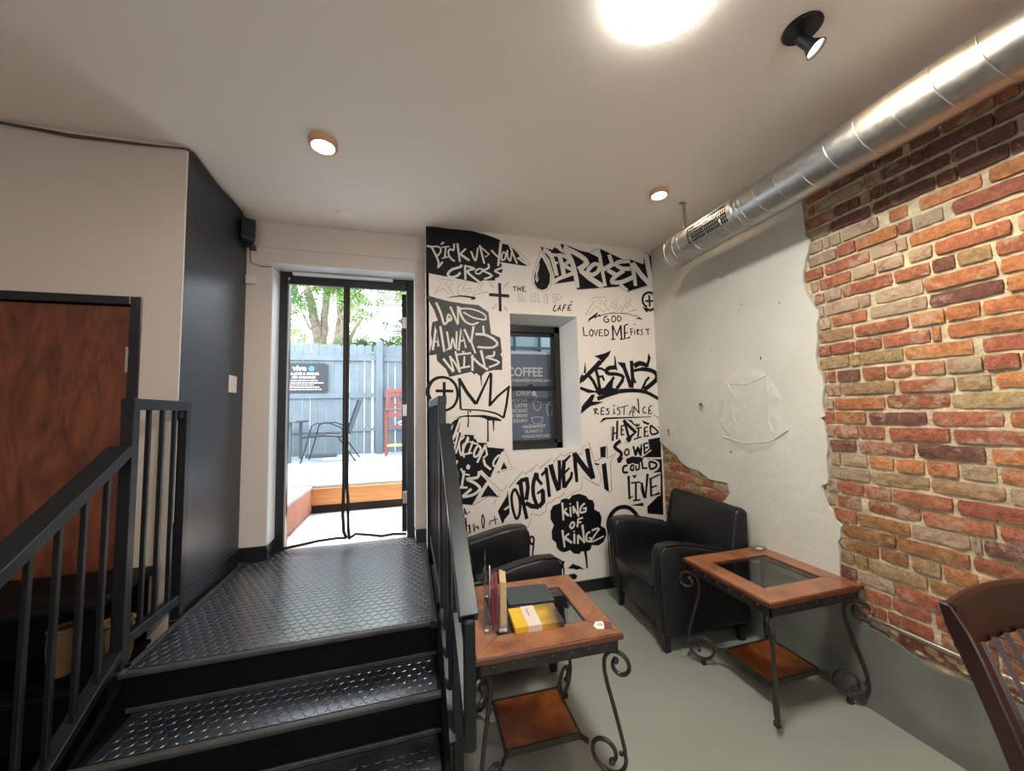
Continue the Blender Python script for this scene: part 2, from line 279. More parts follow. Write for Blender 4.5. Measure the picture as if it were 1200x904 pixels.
MURAL=[
('black painted block with white brush lettering PICK UP YOUR CROSS',"""K 0 0 140 3071 195 3081 295 3078 318 3077 516 3081 662 3056 754 3030 785 2998 852 2988 911 2930 963 2872 1020 2826 985 2815 757 2830 777 2805 780 2755 737 2686 704 2663 606 2658 565 2632 438 2651 291 2668 138 2687
W 13.9 12.4 145 2910 182 2904 212 2851 240 2782 233 2734
W 10.9 10.9 183 2906 224 2915 255 2903 256 2871 235 2842 220 2827
W 13.2 13.2 234 2737 273 2789
W 9.3 9.3 266 2911 330 2925
W 8.7 8.7 266 2818 320 2836
W 0 0 253 2934 272 2959 291 2957 272 2935
W 11.7 11.7 299 2917 291 2828
W 12.5 12.5 367 2953 363 2898 332 2901 320 2868 337 2827 371 2802
W 15.8 12.4 395 2958 414 2802
W 12.5 15.8 465 2920 417 2867 494 2820
W 13.2 11.7 509 2902 536 2833 552 2839 568 2939
W 14.2 14.2 583 2962 621 2804
W 10.9 10.9 583 2954 663 2890 630 2862
W 13.3 13.3 682 2928 741 2872
W 21.3 16 770 3009 741 2794
W 12.4 12.4 783 2914 810 2910 801 2861 772 2853 783 2914
W 12.5 12.5 826 2943 825 2884 849 2852 869 2947
W 14.2 14.2 844 2991 910 2829
W 10.8 16.7 851 2984 979 2892 922 2881 1010 2827
L 2.7 2.7 852 2988 987 2893 1028 2834 1003 2820
L 2.2 2.2 754 3030 753 3007
W 16.6 16.6 426 2779 416 2758 346 2729 313 2685 345 2665 392 2682 417 2710
W 14.8 14.8 456 2777 458 2655
W 13.3 16.7 456 2771 535 2753 475 2722 577 2640
W 11.7 11.7 543 2728 575 2755 607 2748 574 2712 542 2721
W 14.1 14.1 655 2807 657 2770 615 2742 684 2705 616 2668
W 14.8 14.8 783 2807 772 2780 715 2748 783 2710 712 2674"""),
('thin outlined letters RGL over a black brush stroke',"""L 2.3 2.3 230 2627 268 2642 352 2640 344 2608 317 2578 359 2522 313 2527 275 2571 206 2516 260 2610 230 2627
L 1.9 1.9 279 2611 310 2621 298 2589 279 2611
L 2.5 2.5 482 2649 430 2630 391 2579 394 2524 444 2515 500 2551 513 2588 461 2572 469 2553 437 2559 446 2599 482 2649
L 2.5 2.5 573 2625 605 2635 572 2576 645 2561 516 2524 573 2625
K 0 0 289 2486 351 2505 413 2518 492 2516 539 2512 543 2492 501 2483 506 2499 413 2507 351 2496
L 2.5 2.5 786 2614 833 2668 826 2647 787 2611
L 2.5 2.5 657 2654 703 2600 678 2612 657 2654"""),
('black painted cross',"""K 22.5 22.5 751 2646 752 2400
K 23.3 23.3 657 2539 834 2538"""),
('thin outlined leaf shapes',"""L 2.7 2.7 680 2415 722 2465 717 2435 685 2413
L 2.6 2.6 781 2454 816 2420 809 2404 785 2439"""),
('small lettering THE DRIP CAFE, DRIP in thin outline',"""K 7.5 7.5 867 2622 897 2623
K 7.5 7.5 883 2622 885 2585
K 8 8 913 2628 912 2585
K 7.5 7.5 937 2628 934 2585
K 8 8 912 2606 937 2606
K 8 8 954 2628 953 2588 982 2587
K 8 8 954 2628 978 2628
K 7.5 7.5 954 2609 976 2608
L 2.5 2.5 917 2569 918 2497 973 2499 976 2513 939 2570 917 2569
L 1.9 1.9 929 2544 931 2513 954 2511 929 2544
L 2.5 2.5 1033 2573 1034 2494 1054 2495 1055 2518 1090 2497 1113 2502 1088 2532 1098 2558 1079 2575 1033 2573
L 2 2 1056 2556 1075 2556 1068 2541 1055 2540 1056 2556
L 2.5 2.5 1149 2577 1153 2498 1183 2498 1176 2579 1149 2577
L 2.7 2.7 1233 2580 1240 2500 1261 2501 1262 2530 1306 2536 1317 2559 1294 2582 1233 2580
L 2 2 1259 2561 1283 2560 1276 2544 1259 2543 1259 2561
K 8.2 8.2 1260 2486 1237 2452 1239 2427 1265 2434
K 8.7 8.7 1273 2433 1306 2491 1299 2434
K 7.4 7.4 1283 2451 1302 2454
K 8.8 8.8 1339 2489 1319 2430
K 7.6 7.6 1339 2489 1363 2490
K 8 8 1331 2463 1351 2464
K 8.8 8.8 1383 2485 1375 2441 1409 2444
K 8 8 1383 2484 1415 2499
K 8 8 1379 2462 1403 2467
K 6.7 6.7 1400 2514 1424 2527"""),
('black and white three-dimensional lettering BROKEN with a drop',"""L 3.2 3.2 1133 2972 1093 2870 1048 2738 1050 2672 1072 2628 1133 2596 1192 2616 1229 2675 1233 2737 1217 2819 1174 2909 1138 2973
K 0 0 1136 2913 1091 2808 1065 2734 1066 2663 1091 2624 1138 2610 1182 2630 1210 2684 1215 2757 1183 2837 1150 2896
W 0 0 1117 2854 1085 2787 1076 2705 1087 2675 1103 2696 1101 2758 1118 2842
K 0 0 1105 2794 1090 2736 1090 2697 1096 2704
K 0 0 1128 3003 1241 2988 1266 3009 1296 2996 1356 2959 1342 3051 1322 3049 1420 3032 1509 3006 1600 2997 1692 2962 1725 3041 1871 2990 1966 2958 2035 2971 2178 2934 2188 3036 2227 3053 2306 2993 2297 2719 2252 2710 2215 2730 1995 2656 1908 2700 1750 2678 1680 2670 1473 2638 1448 2714 1259 2679 1255 2739 1211 2891 1144 2973
W 38.5 31.7 1154 2980 1223 2939 1260 2833 1277 2751
W 23.6 23.6 1240 2941 1339 2940
W 19.3 19.3 1262 2870 1294 2869
W 36.3 36.3 1306 2958 1330 2860 1349 2757
W 27.8 27.8 1339 2947 1410 2904 1358 2852 1447 2798 1298 2727 1256 2692
W 42.8 36.4 1363 3011 1426 2900 1461 2776 1476 2656
W 40.9 40.9 1352 3020 1496 2965 1579 2898 1491 2826
W 40.7 47.1 1508 2822 1602 2755 1739 2680
W 31.8 31.8 1594 2835 1654 2890 1706 2880 1686 2821 1627 2787 1588 2805 1594 2835
W 36.5 27.9 1636 3011 1700 3012 1729 2862 1758 2690
W 34.1 34.1 1811 2995 1843 2905 1746 2847
W 36.4 36.4 1787 2845 1881 2804
W 33.8 33.8 2034 2955 1923 2936 1879 2908 1938 2875 2030 2877
W 32 34.2 1962 2854 1862 2786 1830 2735 1932 2742 2063 2802
W 40.9 31.3 2051 2934 2070 2813 2080 2715
W 45.6 45.6 2057 2935 2151 2825 2253 2727
W 50.7 43.5 2210 3044 2231 2905 2265 2717
W 32.9 32.9 1912 2714 1989 2659
L 3.2 3.2 1128 3003 1246 2978 1258 3011 1296 2999
L 3.2 3.2 1128 3003 1212 2914
L 3.4 3.4 1322 3049 1420 3032 1509 3006
L 3.4 3.4 1612 3001 1713 3045 1871 2990 1966 2958 2035 2971
L 3.6 3.6 2184 3041 2230 3054 2309 2995
L 3 3 1251 2674 1459 2718 1471 2638 1912 2698 1988 2648 2218 2722"""),
('thin outlined letters RGL above a black arrow',"""L 2.7 2.7 1604 2554 1644 2576 1702 2583 1775 2581 1767 2554 1733 2525 1775 2481 1737 2445 1663 2498 1625 2456 1588 2418 1548 2413 1639 2546 1604 2554
L 2 2 1673 2565 1716 2551 1700 2517 1678 2529
L 2.8 2.8 1899 2596 1841 2558 1781 2461 1806 2442 1858 2452 1929 2516 1861 2519 1875 2500 1845 2478 1823 2490 1862 2526 1899 2596
L 2.8 2.8 1963 2600 2023 2583 1965 2491 2020 2525 2080 2490 1955 2443 1911 2451 1968 2539 1963 2600
K 0 0 1567 2335 1577 2375 1667 2439 1673 2428 1648 2396 1703 2429 1687 2402 1655 2392 1642 2373 1638 2391 1589 2362
K 6.4 5 1684 2402 1739 2422 1798 2434 1850 2439 1910 2442 1963 2440 2023 2432 2076 2419
K 0 0 2058 2445 2099 2418 2148 2391 2060 2399 2100 2408
K 19.6 19.6 2205 2658 2169 2633 2152 2598 2153 2563 2171 2533 2198 2519
K 19.6 19.6 2205 2658 2245 2661 2279 2637 2293 2600 2290 2551 2264 2502 2212 2484
K 0 0 2144 2516 2220 2504 2205 2476 2187 2463
K 18 18 2226 2637 2227 2523
K 15.6 15.6 2179 2574 2275 2581"""),
('black hand lettering GOD LOVED ME FIRST',"""K 10 10 1768 2406 1739 2396 1733 2365 1758 2350 1780 2361 1778 2379 1758 2379
K 9.2 9.2 1828 2411 1813 2389 1814 2364 1836 2359 1853 2378 1849 2408 1828 2411
K 9.2 9.2 1875 2412 1878 2365 1903 2375 1910 2397 1895 2412 1875 2412
K 10 10 1518 2298 1525 2216 1562 2221
K 9.2 9.2 1594 2274 1579 2247 1587 2220 1607 2221 1616 2249 1607 2271 1594 2274
K 9.4 9.4 1625 2275 1644 2220 1661 2278
K 9.4 9.4 1679 2277 1678 2220 1717 2223
K 8 8 1679 2276 1711 2279
K 8.5 8.5 1677 2250 1703 2252
K 9.4 9.4 1734 2279 1736 2227 1764 2234 1774 2261 1756 2277 1734 2279
K 15.6 11.3 1817 2324 1817 2196
K 9.9 9.9 1796 2191 1839 2195
K 12.8 12.8 1817 2323 1859 2231 1903 2326
K 16.5 13.5 1903 2330 1906 2199
K 9.9 9.9 1885 2196 1927 2198
K 14.2 14.2 1942 2328 1939 2200 1996 2219
K 9.9 9.9 1942 2326 1982 2343
K 8.5 8.5 1940 2254 1973 2262
K 8.5 8.5 2005 2297 2011 2237
K 7.1 7.1 1997 2296 2032 2301
K 7.1 7.1 2007 2268 2030 2273
K 9 9 2050 2290 2046 2243
K 0 0 2043 2342 2051 2350 2058 2341 2050 2330
K 7.8 7.8 2074 2296 2073 2244
K 7.8 7.8 2074 2295 2096 2290 2076 2271 2099 2245
K 7.8 7.8 2138 2298 2117 2287 2131 2270 2129 2252 2109 2245
K 8.6 8.6 2163 2299 2213 2303
K 9.3 9.3 2190 2300 2191 2248"""),
('bold black brush lettering JESUS over a curved arrow',"""K 0 0 1618 2034 1722 2060 1766 2079 1793 2092 1770 2044 1709 1982 1656 1951 1627 1934 1683 1995 1663 2012
K 39.1 32 1683 1986 1592 1903 1486 1809
K 0 0 1469 1830 1489 1870 1507 1856 1486 1792 1465 1780
K 26.3 26.3 1544 1873 1598 1809 1640 1724
K 0 0 1468 1759 1539 1737 1613 1720 1656 1728 1663 1669 1617 1703 1547 1699 1467 1732
K 0 0 1526 1985 1533 1911 1526 1873 1508 1881
K 26.3 26.3 1626 1921 1648 1844 1670 1681
K 20.1 20.1 1636 1922 1688 1921 1716 1904
K 17.7 17.7 1656 1845 1694 1851 1710 1808
K 0 0 1823 2041 1833 2036 1843 1949 1851 1897 1818 1923
K 35.5 26.7 1838 1933 1765 1926 1733 1898 1762 1874 1840 1871 1907 1853
K 28.3 28.3 1908 1858 1896 1810 1833 1736
K 24.5 24.5 1809 1846 1783 1801 1756 1732
K 0 0 1666 1737 1709 1749 1754 1801 1809 1849 1790 1745 1843 1736 1842 1706 1706 1672 1678 1690
K 0 0 1850 1984 1933 1977 1953 1871 1910 1915 1875 1954
K 33.9 33.9 1912 1959 1952 1845 1982 1749
K 0 0 1982 1999 2020 1996 2019 1854 2044 1792 2028 1784 2005 1810 1984 1898
K 32.1 32.1 2002 1916 2005 1828 1989 1744
K 43.8 33.9 2026 1947 2078 1972 2124 1969 2172 1949
K 0 0 2187 2077 2209 2030 2179 1937 2149 1953 2172 2007
K 33.9 37.6 2101 1921 2203 1909 2263 1873 2255 1819 2185 1766 2121 1726
K 24.5 24.5 2019 1905 2111 1920
K 20.8 20.8 2184 1846 2146 1810 2096 1726
K 32 32 1634 1646 1734 1679 1852 1710
K 34 26.4 1852 1713 2000 1720 2140 1702 2276 1638
K 0 0 1464 1512 1478 1583 1579 1686 1613 1684 1583 1623 1696 1619 1646 1602 1561 1581 1485 1528"""),
('black hand lettering RESISTANCE underlined',"""K 8.3 8.3 1602 1555 1606 1507
K 9.4 9.4 1590 1554 1630 1555 1610 1531 1644 1508
K 9.4 9.4 1701 1566 1672 1562 1666 1507 1699 1511
K 8 8 1669 1535 1695 1538
K 9.4 9.4 1748 1557 1721 1549 1745 1527 1741 1510 1713 1505
K 9.4 9.4 1796 1556 1796 1513
K 7.1 7.1 1778 1509 1815 1513
K 8 8 1790 1577 1809 1590
K 8.9 8.9 1857 1568 1832 1555 1855 1533 1852 1507 1827 1499
K 7.5 7.5 1864 1565 1949 1583
K 9.4 9.4 1904 1571 1896 1496
K 9.4 9.4 1949 1492 1991 1578 1990 1483
K 7.5 7.5 1955 1521 1985 1524
K 9.5 9.5 2005 1574 2003 1511
K 10.4 10.4 2005 1572 2057 1507
K 13.2 9.4 2051 1645 2057 1507
K 9.4 9.4 2128 1570 2098 1546 2105 1512 2135 1514
K 10 10 2165 1562 2157 1496 2196 1509
K 9 9 2165 1562 2197 1579
K 9 9 2159 1530 2187 1535
K 0 0 1641 1426 1683 1473 1716 1478 2184 1476 2186 1470 1715 1461"""),
('black panel with outlined lettering HE DIED SO WE COULD LIVE',"""K 0 0 2081 1445 2276 1368 2279 1345 2100 1414
K 0 0 1887 1456 1976 1448 2015 1392 1940 1419
K 0 0 2141 1264 2275 1280 2273 1092 2086 1102 2055 1044 1904 1050 1897 1096 1962 1118 2056 1107 2150 1169
K 0 0 2114 1089 2278 1075 2263 569 2098 596 2099 658 2189 721 2246 765 2257 957 2167 956 2232 983 2237 1019
K 0 0 1924 682 2055 697 2063 664 1992 673
W 27.4 27.4 1783 1394 1773 1270
W 27.3 27.3 1826 1446 1814 1280
W 26.3 26.3 1864 1397 1860 1316 1877 1325
K 17.5 17.5 1783 1394 1773 1266
K 18.4 18.4 1827 1446 1814 1277
K 11.9 11.9 1777 1329 1818 1339
W 42.3 42.3 1900 1432 1940 1275 1919 1264 2012 1338 1900 1432
K 13.6 13.6 1865 1399 1861 1311
K 11.9 11.9 1865 1395 1896 1403
K 11.1 11.1 1863 1355 1888 1363
K 11.9 11.9 1861 1314 1893 1322
W 32.3 32.3 2042 1373 2030 1286
W 34.7 34.7 2105 1377 2100 1290 2150 1300
W 39.6 39.6 2172 1388 2176 1308 2259 1323 2212 1374 2172 1388
K 23.7 23.7 1900 1438 1940 1275
K 26.4 26.4 1887 1447 2009 1335 1915 1266
K 15.8 15.8 2044 1370 2033 1289
K 11.9 11.9 2014 1372 2077 1375
K 11.2 11.2 1988 1270 2072 1291
K 15.8 15.8 2106 1374 2103 1292 2148 1300
K 11.2 11.2 2098 1370 2144 1382
K 11.1 11.1 2104 1332 2138 1340
K 15.8 15.8 2172 1388 2177 1312 2252 1324 2208 1370 2172 1388
K 0 0 2002 1419 2018 1402 2030 1422 2040 1401 2064 1420 2051 1386 2012 1388
W 35 35 1851 1260 1788 1210 1859 1147 1823 1090
K 29.7 24.8 1851 1266 1788 1212 1855 1148 1812 1089
K 0 0 1810 1103 1878 1117 1842 1066 1808 1068
W 31.6 31.6 1901 1181 1886 1152 1905 1127 1933 1144 1928 1180 1901 1181
K 13.6 13.6 1904 1183 1886 1152 1905 1130 1931 1146 1926 1180 1904 1183
W 34.3 34.3 1978 1207 2004 1134 2027 1193 2054 1128 2068 1215
K 17.2 17.2 1978 1211 2001 1128 2025 1193 2051 1123 2067 1224
W 34.3 34.3 2090 1220 2095 1138 2158 1178
K 17.2 17.2 2090 1220 2095 1135 2158 1178
K 13.2 13.2 2083 1223 2140 1233
K 14 14 2090 1182 2138 1194
W 37.3 37.3 1908 1038 1869 1029 1867 982 1912 979
K 18.6 18.6 1912 1040 1869 1029 1867 982 1914 979
W 31.7 31.7 1951 1036 1940 1003 1967 993 1976 1032 1951 1036
K 15.8 15.8 1951 1036 1940 1003 1967 993 1976 1032 1951 1036
W 29.8 29.8 1997 1033 1997 995 2029 1001 2033 1043
K 14.9 14.9 1997 1033 1997 997 2029 1001 2033 1045
W 34.3 34.3 2060 1063 2067 1003 2117 1004
K 17.2 17.2 2061 1068 2067 1005 2117 1004
W 42.1 42.1 2144 1058 2148 994 2212 1008 2217 1038 2144 1058
K 18.4 18.4 2144 1058 2148 994 2208 1008 2210 1039 2144 1058
K 0 0 1954 943 1965 955 1977 942 1993 955 2002 944 1977 916
W 34.8 34.8 1917 943 1916 738 1955 762
K 22.5 15 1916 946 1916 738 1950 764
W 34.8 34.8 1989 879 1981 727
W 26.4 26.4 1941 883 2037 882
W 29 29 1942 722 2036 722
K 18.6 18.6 1989 885 1981 727
K 13.2 13.2 1937 881 2037 882
K 13.2 13.2 1953 721 2029 725
W 37.1 37.1 2046 875 2080 724 2114 942
K 20 20 2047 878 2077 725
K 23.8 15.9 2115 952 2080 724
W 39.6 39.6 2144 916 2143 747 2237 768
W 29.7 29.7 2143 904 2251 939
W 29.8 29.8 2146 826 2213 839
K 20.9 20.9 2143 914 2144 749 2234 768
K 13.6 13.6 2143 904 2247 938
K 13.7 13.7 2146 826 2210 837
K 0 0 2252 933 2274 932 2262 569 2105 596 2113 656 2182 689 2189 724 2247 738
W 0 0 2067 737 2105 722 2087 600 2071 601
W 9.9 9.9 1909 703 1938 693 2062 706 2106 734
L 4 4 1756 1395 1757 1259
L 4 4 2211 1491 2288 1446 2285 1396"""),
('black ring around a black cross',"""K 28.8 17.3 164 1660 148 1701 151 1750 176 1799 216 1828 269 1836 321 1824
K 20.1 17 321 1824 363 1780 381 1723 379 1661 353 1608 319 1582 281 1568 237 1559
K 20.9 20.9 276 1797 276 1608
K 20.1 20.1 208 1727 349 1724"""),
('black outlined crown with paint drips',"""K 15.5 15.5 397 1830 406 1577
K 24.8 24.8 394 1826 458 1714 532 1617
K 21.7 13.9 532 1617 591 1737 659 1878
K 19.9 19.9 663 1870 656 1729 646 1596
K 18.7 15.6 646 1604 718 1681 824 1764
K 17.7 17.7 813 1756 790 1609 763 1499
K 9.4 14.4 406 1575 557 1566 635 1553 707 1532 764 1496
K 0 0 348 1508 440 1527 595 1527 698 1505 748 1480 738 1471 658 1479 634 1478 618 1488 595 1500 556 1510 440 1515
K 7.7 10.8 465 1568 468 1476 462 1431
K 10.8 10.8 479 1564 490 1551
K 9.3 12.4 628 1487 628 1379 626 1306
K 14.9 5 675 1478 676 1389
K 13.3 3.3 575 1858 582 1756"""),
('black painted block, sheen put into its colour, with white lettering LOVE ALWAYS WINS',"""G 0 0 134 2505 232 2480 324 2461 444 2449 565 2444 649 2387 668 2206 748 2174 759 2050 745 2032 761 2006 758 1900 689 1898 618 1882 582 1847 561 1851 539 1872 522 1859 496 1881 318 1839 290 1904 220 1971 217 2021 157 2010 185 2121 174 2189 186 2282 231 2297 199 2385
W 17 13.6 217 2446 256 2354 282 2269 325 2323
W 11.1 11.1 317 2353 341 2319 321 2297 304 2313 317 2353
W 14.5 14.5 331 2418 392 2272
W 11.9 11.9 392 2426 394 2283
W 17.1 12 405 2418 418 2353 455 2298 510 2277 563 2297
W 11.1 11.1 404 2403 478 2409 556 2395 617 2363 625 2326 581 2324 511 2339 438 2376
W 15.3 15.3 188 2054 216 2248 233 2085
W 9.6 9.6 194 2117 230 2127
W 15.3 15.3 249 2251 280 2041 317 2073
W 12.8 12.8 302 2209 327 2064 347 2154 373 2065 381 2215
W 12.8 12.8 396 2055 417 2232 456 2078
W 11.1 11.1 404 2132 448 2145
W 15.6 15.6 443 2235 493 2126
W 16.2 12.8 521 2262 500 2131 533 2035
W 14.5 14.5 602 2270 607 2195
W 18.3 14.6 535 2197 614 2194 685 2163 721 2120 670 2087 551 2089
W 16.2 16.2 270 1987 352 1880
W 11.1 11.1 322 2011 354 1888
W 13.6 13.6 324 2006 363 1956 404 1876
W 13.6 13.6 369 2050 404 1880
W 12.8 12.8 442 2009 437 1923
W 12.8 12.8 407 1912 488 1928
W 12.8 12.8 366 2020 498 2037
W 0 0 417 2042 432 2053 447 2050 438 2038
W 15.3 15.3 507 2023 507 1889
W 17 17 498 2010 566 1946 636 1901
W 18.8 12.8 579 2063 614 1912
W 13.7 13.7 693 2057 684 2018 622 2008 733 1964 645 1921"""),
('black block with white lettering WARRIOR OF CHRIST',"""K 0 0 256 1461 337 1509 406 1513 412 1498 386 1399 427 1374 514 1364 539 1304 614 1298 621 1263 761 1243 753 1195 659 1018 626 1019 556 1073 616 983 497 808 362 829 331 915 285 1219
K 0 0 558 861 620 960 703 858 632 869
W 0 0 310 1523 396 1512 351 1486 292 1433 261 1470
W 18.6 18.6 346 1513 272 1385
W 15.6 15.6 272 1385 337 1459 281 1290
W 16.7 16.7 354 1368 286 1259
W 15.9 15.9 405 1503 349 1359
W 13.1 13.1 374 1395 301 1261
W 13 13 386 1394 348 1241
W 9.3 9.3 335 1306 371 1318
W 12.1 12.1 420 1397 363 1224
W 12.1 12.1 418 1393 427 1352 390 1313 399 1218
W 13 13 463 1355 408 1211
W 12.1 12.1 465 1350 458 1310 421 1284 429 1189
W 13 13 504 1317 466 1223
W 11.2 11.2 397 1208 494 1224
W 11.2 11.2 472 1314 546 1289
W 0 0 508 1355 526 1367 541 1352 531 1329 514 1333
W 14.9 14.9 544 1277 514 1234 512 1194 540 1199 566 1250 544 1277
W 14.9 14.9 607 1285 534 1142
W 13.1 13.1 602 1281 617 1202 583 1176
W 16.7 16.7 586 1167 599 1121 646 1081
W 13.9 13.9 716 1192 673 1148 670 1109 699 1115 726 1169 716 1192
W 19.9 19.9 753 1218 654 1019
W 16.9 16.9 761 1220 791 1156 811 1076
W 12.1 12.1 683 1047 789 1072
K 0 0 726 1072 757 1137 785 1082
K 0 0 693 1051 712 1066 723 1053
L 2.8 2.8 761 1243 828 1075 741 1062
W 0 0 460 1135 477 1121 476 1101 460 1090 444 1103 445 1122
W 16.7 16.7 321 1210 303 1165
W 17.4 17.4 339 1203 306 1089
W 17.3 17.3 374 1169 308 1040
W 15.5 15.5 369 1098 319 1013
W 12.1 12.1 369 1089 377 1044 328 1003
W 20.5 20.5 332 1003 349 949 371 881
W 15.9 15.9 428 1086 408 962
W 12.1 12.1 401 1105 423 1059 473 1047
W 14.9 14.9 363 957 453 950
W 18.7 18.7 550 1074 534 1025 450 1017 513 981 554 933 494 889 412 880
W 19 19 485 938 412 882
W 26 26 556 1073 644 981 737 878
W 24.2 18.6 620 978 558 897 500 808
L 2.6 2.6 497 806 618 865 727 856
L 2.8 2.8 598 1030 742 892"""),
('black cursive brush script beside the stair railing',"""K 7.1 7.1 341 774 354 747 372 730 385 744
K 8.7 8.7 388 775 378 745 390 731 403 763 388 775
K 6.5 6.5 403 768 415 729
K 8.1 8.1 428 792 429 740
K 8.2 8.2 428 782 445 739 470 762
K 8.4 11.2 367 715 384 657 397 564
K 7.6 7.6 420 614 403 605 412 582 433 604
K 9.8 9.8 437 714 440 606
K 8.1 8.1 440 649 463 657 471 592
K 6.6 6.6 460 604 451 582
K 8.7 8.7 497 662 503 599 519 644
K 10.9 10.9 529 643 537 616
K 8.7 8.7 571 727 565 670 577 620 586 679 571 727
K 7 7 626 642 632 669 665 674
K 7.6 7.6 670 705 678 641
K 5.4 5.4 654 675 698 681
K 7 7 332 918 342 876 334 826"""),
('black slanted lettering FORGIVEN with thin outline and a small cross',"""K 0 0 784 904 791 854 796 774 798 715 753 670 745 643 731 644 698 741 719 773 775 855
W 0 0 747 754 794 782 794 762 758 743
K 20.2 20.2 839 902 817 852 825 752 853 668 882 707 888 806 860 890 839 902
K 32.4 26.3 894 976 913 804 945 656
K 0 0 854 954 900 991 954 1002 963 969 917 959 877 937
K 30.2 30.2 950 997 960 911 943 811
K 30.3 36.8 937 790 985 758 1055 746
K 32.4 25.9 1041 1029 1008 938 1009 836 1041 751
K 32.4 32.4 1052 744 1092 784 1092 880
K 23.7 23.7 1041 1027 1051 970 1086 927
K 18.2 18.2 1040 856 1098 890
K 25.9 25.9 1125 1068 1138 949 1149 820
K 21.7 21.7 1081 1004 1141 1054
K 38.8 32.4 1168 1091 1195 976 1233 865
K 28 28 1248 1123 1249 993 1240 874
K 32.3 32.3 1294 1121 1281 1012 1288 884
K 25.9 15.1 1284 1097 1355 1159
K 20.2 14.2 1287 1006 1342 1052
K 30.2 19.4 1288 891 1354 970 1364 1017
K 36.8 24.5 1396 1179 1398 1057 1407 925
K 41.6 41.6 1388 1174 1480 1050 1565 951
K 39.1 32.2 1515 1210 1531 1092 1568 945
L 3.2 3.2 660 796 692 852 782 944 797 923 917 1050 938 1023 971 1052 979 1041 1046 1098 1064 1061 1178 1143 1194 1108 1264 1175 1297 1155 1356 1186 1454 1160 1480 1228 1535 1263 1577 1110 1649 950 1616 878 1465 968 1443 864 1390 847 1308 802 1278 846 1252 812 1195 801 1161 773 1122 766 1114 706 1059 675 983 697 976 638 948 586
K 0 0 1642 1215 1701 1223 1693 1120 1644 1128
K 0 0 1582 1080 1630 1072 1626 1057 1581 1067
K 0 0 1651 1063 1697 1077 1715 817 1669 847
L 4.3 4.3 1701 1225 1715 1212 1708 1114 1799 1153 1740 1085 1741 831 1716 814
L 4.6 4.6 1586 1094 1656 1119 1644 1128"""),
('black cloud with white lettering KING OF KINGZ and a paint drip',"""K 0 0 1426 825 1490 802 1511 771 1554 758 1569 718 1564 679 1616 650 1634 600 1622 533 1665 504 1674 450 1644 395 1593 367 1528 379 1516 342 1472 328 1430 338 1408 317 1355 328 1325 360 1272 347 1231 362 1201 398 1198 435 1163 467 1160 533 1182 582 1153 636 1155 702 1182 746 1244 760 1256 788 1298 798 1329 786 1362 817
K 23.5 12.8 1462 349 1472 271 1477 188
W 16 13 1265 763 1271 613
W 15 15 1305 712 1275 686 1322 647
W 12.9 12.9 1337 721 1340 635
W 0 0 1328 748 1339 754 1347 744 1336 737
W 13 13 1364 726 1369 663
W 13 13 1364 723 1414 635
W 15.1 11.1 1405 761 1411 631
W 13.9 13.9 1475 740 1438 710 1431 665 1483 670
W 12 12 1483 670 1486 699 1456 696
W 13.1 13.1 1349 589 1329 560 1344 540 1369 563 1366 585 1349 589
W 13.9 13.9 1408 614 1397 544
W 12 12 1408 612 1453 619
W 12.1 12.1 1407 581 1437 585
W 16.9 13.1 1258 534 1274 389
W 16 16 1319 499 1273 472 1343 419
W 16 16 1366 492 1365 409
W 0 0 1356 514 1367 520 1375 510 1364 502
W 15 15 1401 479 1398 403
W 15.1 15.1 1401 477 1462 406
W 19.2 12.8 1445 560 1460 406
W 13.9 13.9 1516 493 1483 475 1481 423 1516 411
W 12 12 1518 407 1520 442 1498 442
W 14 10 1533 503 1601 510 1520 409 1646 443
K 0 0 1294 214 1352 249 1360 236 1404 219 1454 184 1403 195 1371 190 1361 201
K 0 0 1223 283 1273 277 1252 224 1219 159
W 0 0 1218 277 1236 275 1233 245 1219 227
K 0 0 1266 160 1354 164 1385 141 1368 116 1337 118 1307 145"""),
('black painted numeral nine',"""K 14.9 14.9 983 510 967 497 968 466 984 447 1000 469 999 496 983 510
K 14.9 12.5 1002 487 994 414 985 355"""),
('black painted ring behind the armchair',"""K 34.2 31.1 1758 417 1712 467 1695 526 1704 582 1742 636 1796 668 1857 675 1910 661 1949 632 1988 590
K 33 33 1988 590 2012 523 2008 454 1971 394 1909 360 1842 356 1790 379 1758 417
K 0 0 1693 382 1751 365 1749 320"""),
]
